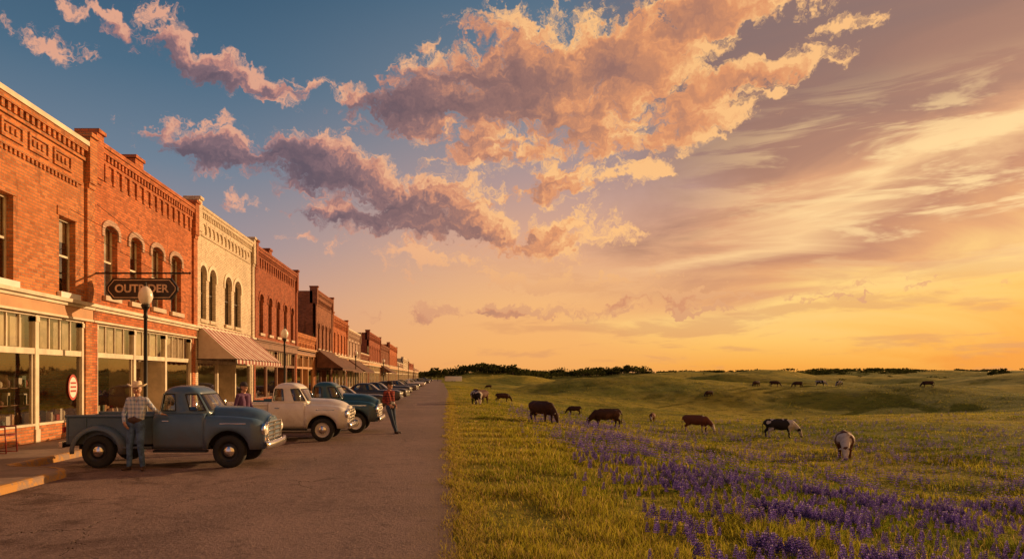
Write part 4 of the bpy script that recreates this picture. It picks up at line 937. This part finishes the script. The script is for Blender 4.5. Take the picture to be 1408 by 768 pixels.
# ---------------------------------------------------------------- sun, world, camera
sl=bpy.data.lights.new('sun','SUN'); sl.energy=5.0; sl.angle=math.radians(.6); sl.color=(1.0,.59,.27)
so=bpy.data.objects.new('sun',sl); so.rotation_euler=SUND.to_track_quat('Z','Y').to_euler(); so.location=(60,60,30); COL.objects.link(so)
w=bpy.data.worlds.new('World'); S.world=w; w.use_nodes=True; T=NT(w.node_tree)
try: w.cycles.sampling_method='NONE'
except Exception as ex: print(ex)
bg=w.node_tree.nodes['Background']
gen=T.new('ShaderNodeTexCoord').outputs['Generated']; sp=T.new('ShaderNodeSeparateXYZ'); T.l.new(gen,sp.inputs[0]); x,y,z=sp.outputs
az=T.m('ARCTAN2',x,y); el=T.m('ARCSINE',z); uv=T.comb(az,el)
W1=T.vm('SCALE',T.vm('SUBTRACT',T.noise(uv,5,2,.55,0,True,'2D'),(.5,.5,.5)),.05)
W2=T.vm('SCALE',T.vm('SUBTRACT',T.noise(uv,18,4,.68,0,True,'2D'),(.5,.5,.5)),.06)
Q=T.vm('MULTIPLY',T.vm('ADD',uv,T.vm('ADD',W1,W2)),(1,1,0))
BIG=[(600,140,120,46,6,1.0),(720,120,165,74,6,1.15),(860,95,140,85,18,1.15),(965,150,80,42,8,.95),(1060,88,70,26,6,.85),(985,10,150,34,6,1),(870,30,70,36,10,.8),(830,188,80,28,-6,.8),(700,188,80,20,-4,.6),
    (330,218,105,32,-8,.95),(450,232,115,40,-8,1.05),(550,268,120,38,-12,1.0),(480,300,110,20,-5,.75),(650,314,110,22,-10,.9),(755,250,95,26,2,.9),(775,314,55,20,8,.75),(290,84,95,25,-9,.85),(720,426,190,11,2,.8),(980,403,200,6,1,.8)]
SMALL=[(740,334,90,12,0,.7),(370,118,44,13,-20,.7),(60,50,50,14,-12,.55),(115,10,44,7,-8,.5),(218,20,22,9,-20,.5),(308,172,36,9,0,.5),(876,236,34,15,-8,.85),(1165,28,44,13,-6,.85),(1062,124,24,9,0,.7),(988,186,18,7,0,.6),(640,215,60,18,-4,.6),(700,380,90,10,0,.75),(880,379,60,5,0,.6),(1180,402,110,4,2,.5),(940,427,110,4,2,.5),(560,350,110,12,-4,.5)]
def dens(v,det,lst):
    m=None
    for px,py,rx,ry,rot,wt in lst:
        a0=math.atan((px-VPX)/F); e0=math.atan((VPY-py)/F*math.cos(a0)); ax=1.12*rx/F*math.cos(a0)**2; ay=1.12*ry/F*math.cos(a0)
        L=T.vm('LENGTH',T.mapv(v,(a0,e0,0),(0,0,math.radians(rot)),(ax,ay,1),'TEXTURE'))
        q=T.m('MULTIPLY',T.m('SUBTRACT',1.0,L),wt); m=q if m is None else T.m('MAXIMUM',m,q)
    n=T.noise(T.mapv(v,sc=(1,1.7,1)),15.0,det,.66,0,False,'2D')
    return T.m('ADD',T.m('MAXIMUM',m,-1.0),T.m('MULTIPLY',T.m('SUBTRACT',n,.5),3.1)),n
R=lambda st:[(max(0,min(1,p/.9)),lin(c)) for p,c in st]
eln=T.m('MULTIPLY',T.m('MAXIMUM',el,0.0),1/.9)
left=T.ramp(eln,R([(0,(234,160,104)),(.03,(230,162,116)),(.09,(208,156,132)),(.17,(160,144,148)),(.27,(112,128,146)),(.38,(76,106,130)),(.5,(54,86,112)),(.9,(38,64,94))]))
mid=T.ramp(eln,R([(0,(243,168,92)),(.04,(246,178,104)),(.10,(243,182,120)),(.18,(222,168,136)),(.26,(182,150,144)),(.36,(124,132,144)),(.48,(84,110,132)),(.9,(44,70,98))]))
sn=T.noise(T.mapv(uv,rot=(0,0,math.radians(-16)),sc=(1.7,8,1)),1.6,6,.6,.5,False,'2D'); sn2=T.noise(T.mapv(uv,rot=(0,0,math.radians(-22)),sc=(2.5,15,1)),2.2,5,.62,.3,False,'2D')
elr=T.m('ADD',T.m('SUBTRACT',el,T.m('MULTIPLY',T.m('SUBTRACT',az,.6),.32)),T.m('MULTIPLY',T.m('SUBTRACT',sn,.5),.16))
elr=T.m('MULTIPLY',T.m('MAXIMUM',T.m('MINIMUM',elr,T.m('MULTIPLY',el,1.8)),0.0),1/.9)
right=T.ramp(elr,R([(0,(244,158,66)),(.03,(249,174,76)),(.08,(253,196,104)),(.13,(253,206,126)),(.165,(228,164,112)),(.20,(198,138,106)),(.235,(248,200,142)),(.262,(220,160,118)),(.30,(176,128,106)),(.38,(154,116,103)),(.5,(136,110,106)),(.9,(80,78,92))]))
base=T.mix(T.mr(az,-.34,.16),left,mid); base=T.mix(T.mr(T.m('ADD',az,T.m('MULTIPLY',T.m('SUBTRACT',sn,.5),.4)),.14,.42),base,right)
back=T.ramp(eln,R([(0,(175,132,126)),(.15,(175,148,150)),(.4,(116,128,152)),(.9,(70,92,122))]))
cosz=T.vm('DOT_PRODUCT',gen,(-SUND.x,-SUND.y,0)); base=T.mix(T.mr(cosz,.1,.75),base,back)
br=T.m('MULTIPLY',T.mr(sn2,.46,.62),T.m('MULTIPLY',T.mr(az,.25,.6),T.m('MULTIPLY',T.mr(el,.10,.18),T.mr(el,.36,.26))))
base=T.mix(T.m('MULTIPLY',br,.85),base,lin((255,216,154)))
st=T.m('MULTIPLY',T.mr(sn2,.50,.66),T.m('MULTIPLY',T.mr(az,-.15,.2),T.mr(el,.20,.06)))
base=T.mix(T.m('MULTIPLY',st,.5),base,lin((212,148,104)))
sd=T.vm('DOT_PRODUCT',gen,tuple(SUND)); glow=T.m('POWER',T.m('MAXIMUM',sd,0.0),90.0)
base=T.mix(glow,base,(1.2,.75,.28),'ADD')
d0,n0=dens(Q,9,BIG+SMALL); d1,_=dens(T.vm('ADD',Q,(.050,.010,0)),3,BIG); d2,_=dens(T.vm('ADD',Q,(.014,.008,0)),6,BIG)
al=T.mr(d0,-.04,.42)
od=T.m('ADD',T.m('MULTIPLY',T.m('MAXIMUM',d1,0.0),.60),T.m('MULTIPLY',T.m('MAXIMUM',d2,0.0),.85))
lt=T.m('EXPONENT',T.m('MULTIPLY',od,-1.7))
lt=T.m('ADD',lt,T.m('ADD',T.m('MULTIPLY',T.m('SUBTRACT',n0,.5),.45),T.m('ADD',T.mr(az,-.2,.40,-.08,.34),T.mr(d0,.6,.05,0,.12))),clamp=True)
Lc=T.ramp(lt,[(0,lin((98,82,94))),(.3,lin((136,106,112))),(.6,lin((196,136,122))),(1,lin((230,168,138)))])
Rc=T.ramp(lt,[(0,lin((108,82,84))),(.28,lin((158,112,98))),(.6,lin((228,152,102))),(1,lin((254,194,128)))])
cc=T.mix(T.mr(az,-.25,.20),Lc,Rc); cc=T.mix(T.mr(el,.20,.06,0,.75),cc,lin((206,144,110)))
fin=T.mix(T.m('MULTIPLY',al,.94),base,cc)
fin=T.mix(T.mr(z,-.02,-.10),fin,(.10,.075,.04))
sk=T.new('ShaderNodeTexSky',sky_type='NISHITA'); sk.sun_disc=False; sk.sun_elevation=SUN_EL; sk.sun_rotation=SUN_AZ; sk.dust_density=3
bg2=T.new('ShaderNodeBackground'); T.l.new(sk.outputs[0],bg2.inputs[0]); bg2.inputs[1].default_value=.003
T.put(bg.inputs[0],fin); bg.inputs[1].default_value=1.0
ad=T.new('ShaderNodeAddShader'); T.l.new(bg.outputs[0],ad.inputs[0]); T.l.new(bg2.outputs[0],ad.inputs[1]); T.l.new(ad.outputs[0],w.node_tree.nodes['World Output'].inputs[0])
cam=bpy.data.cameras.new('camera'); co=bpy.data.objects.new('camera',cam); COL.objects.link(co); co.location=(0,0,H); co.rotation_euler=(math.pi/2,0,0)
cam.sensor_width=36; cam.lens=36*F/1408; cam.shift_x=(704-VPX)/1408; cam.shift_y=(VPY-384)/1408; cam.clip_end=8000; cam.clip_start=.1
S.camera=co
S.view_settings.view_transform='Standard'; S.view_settings.look='None'; S.view_settings.exposure=0
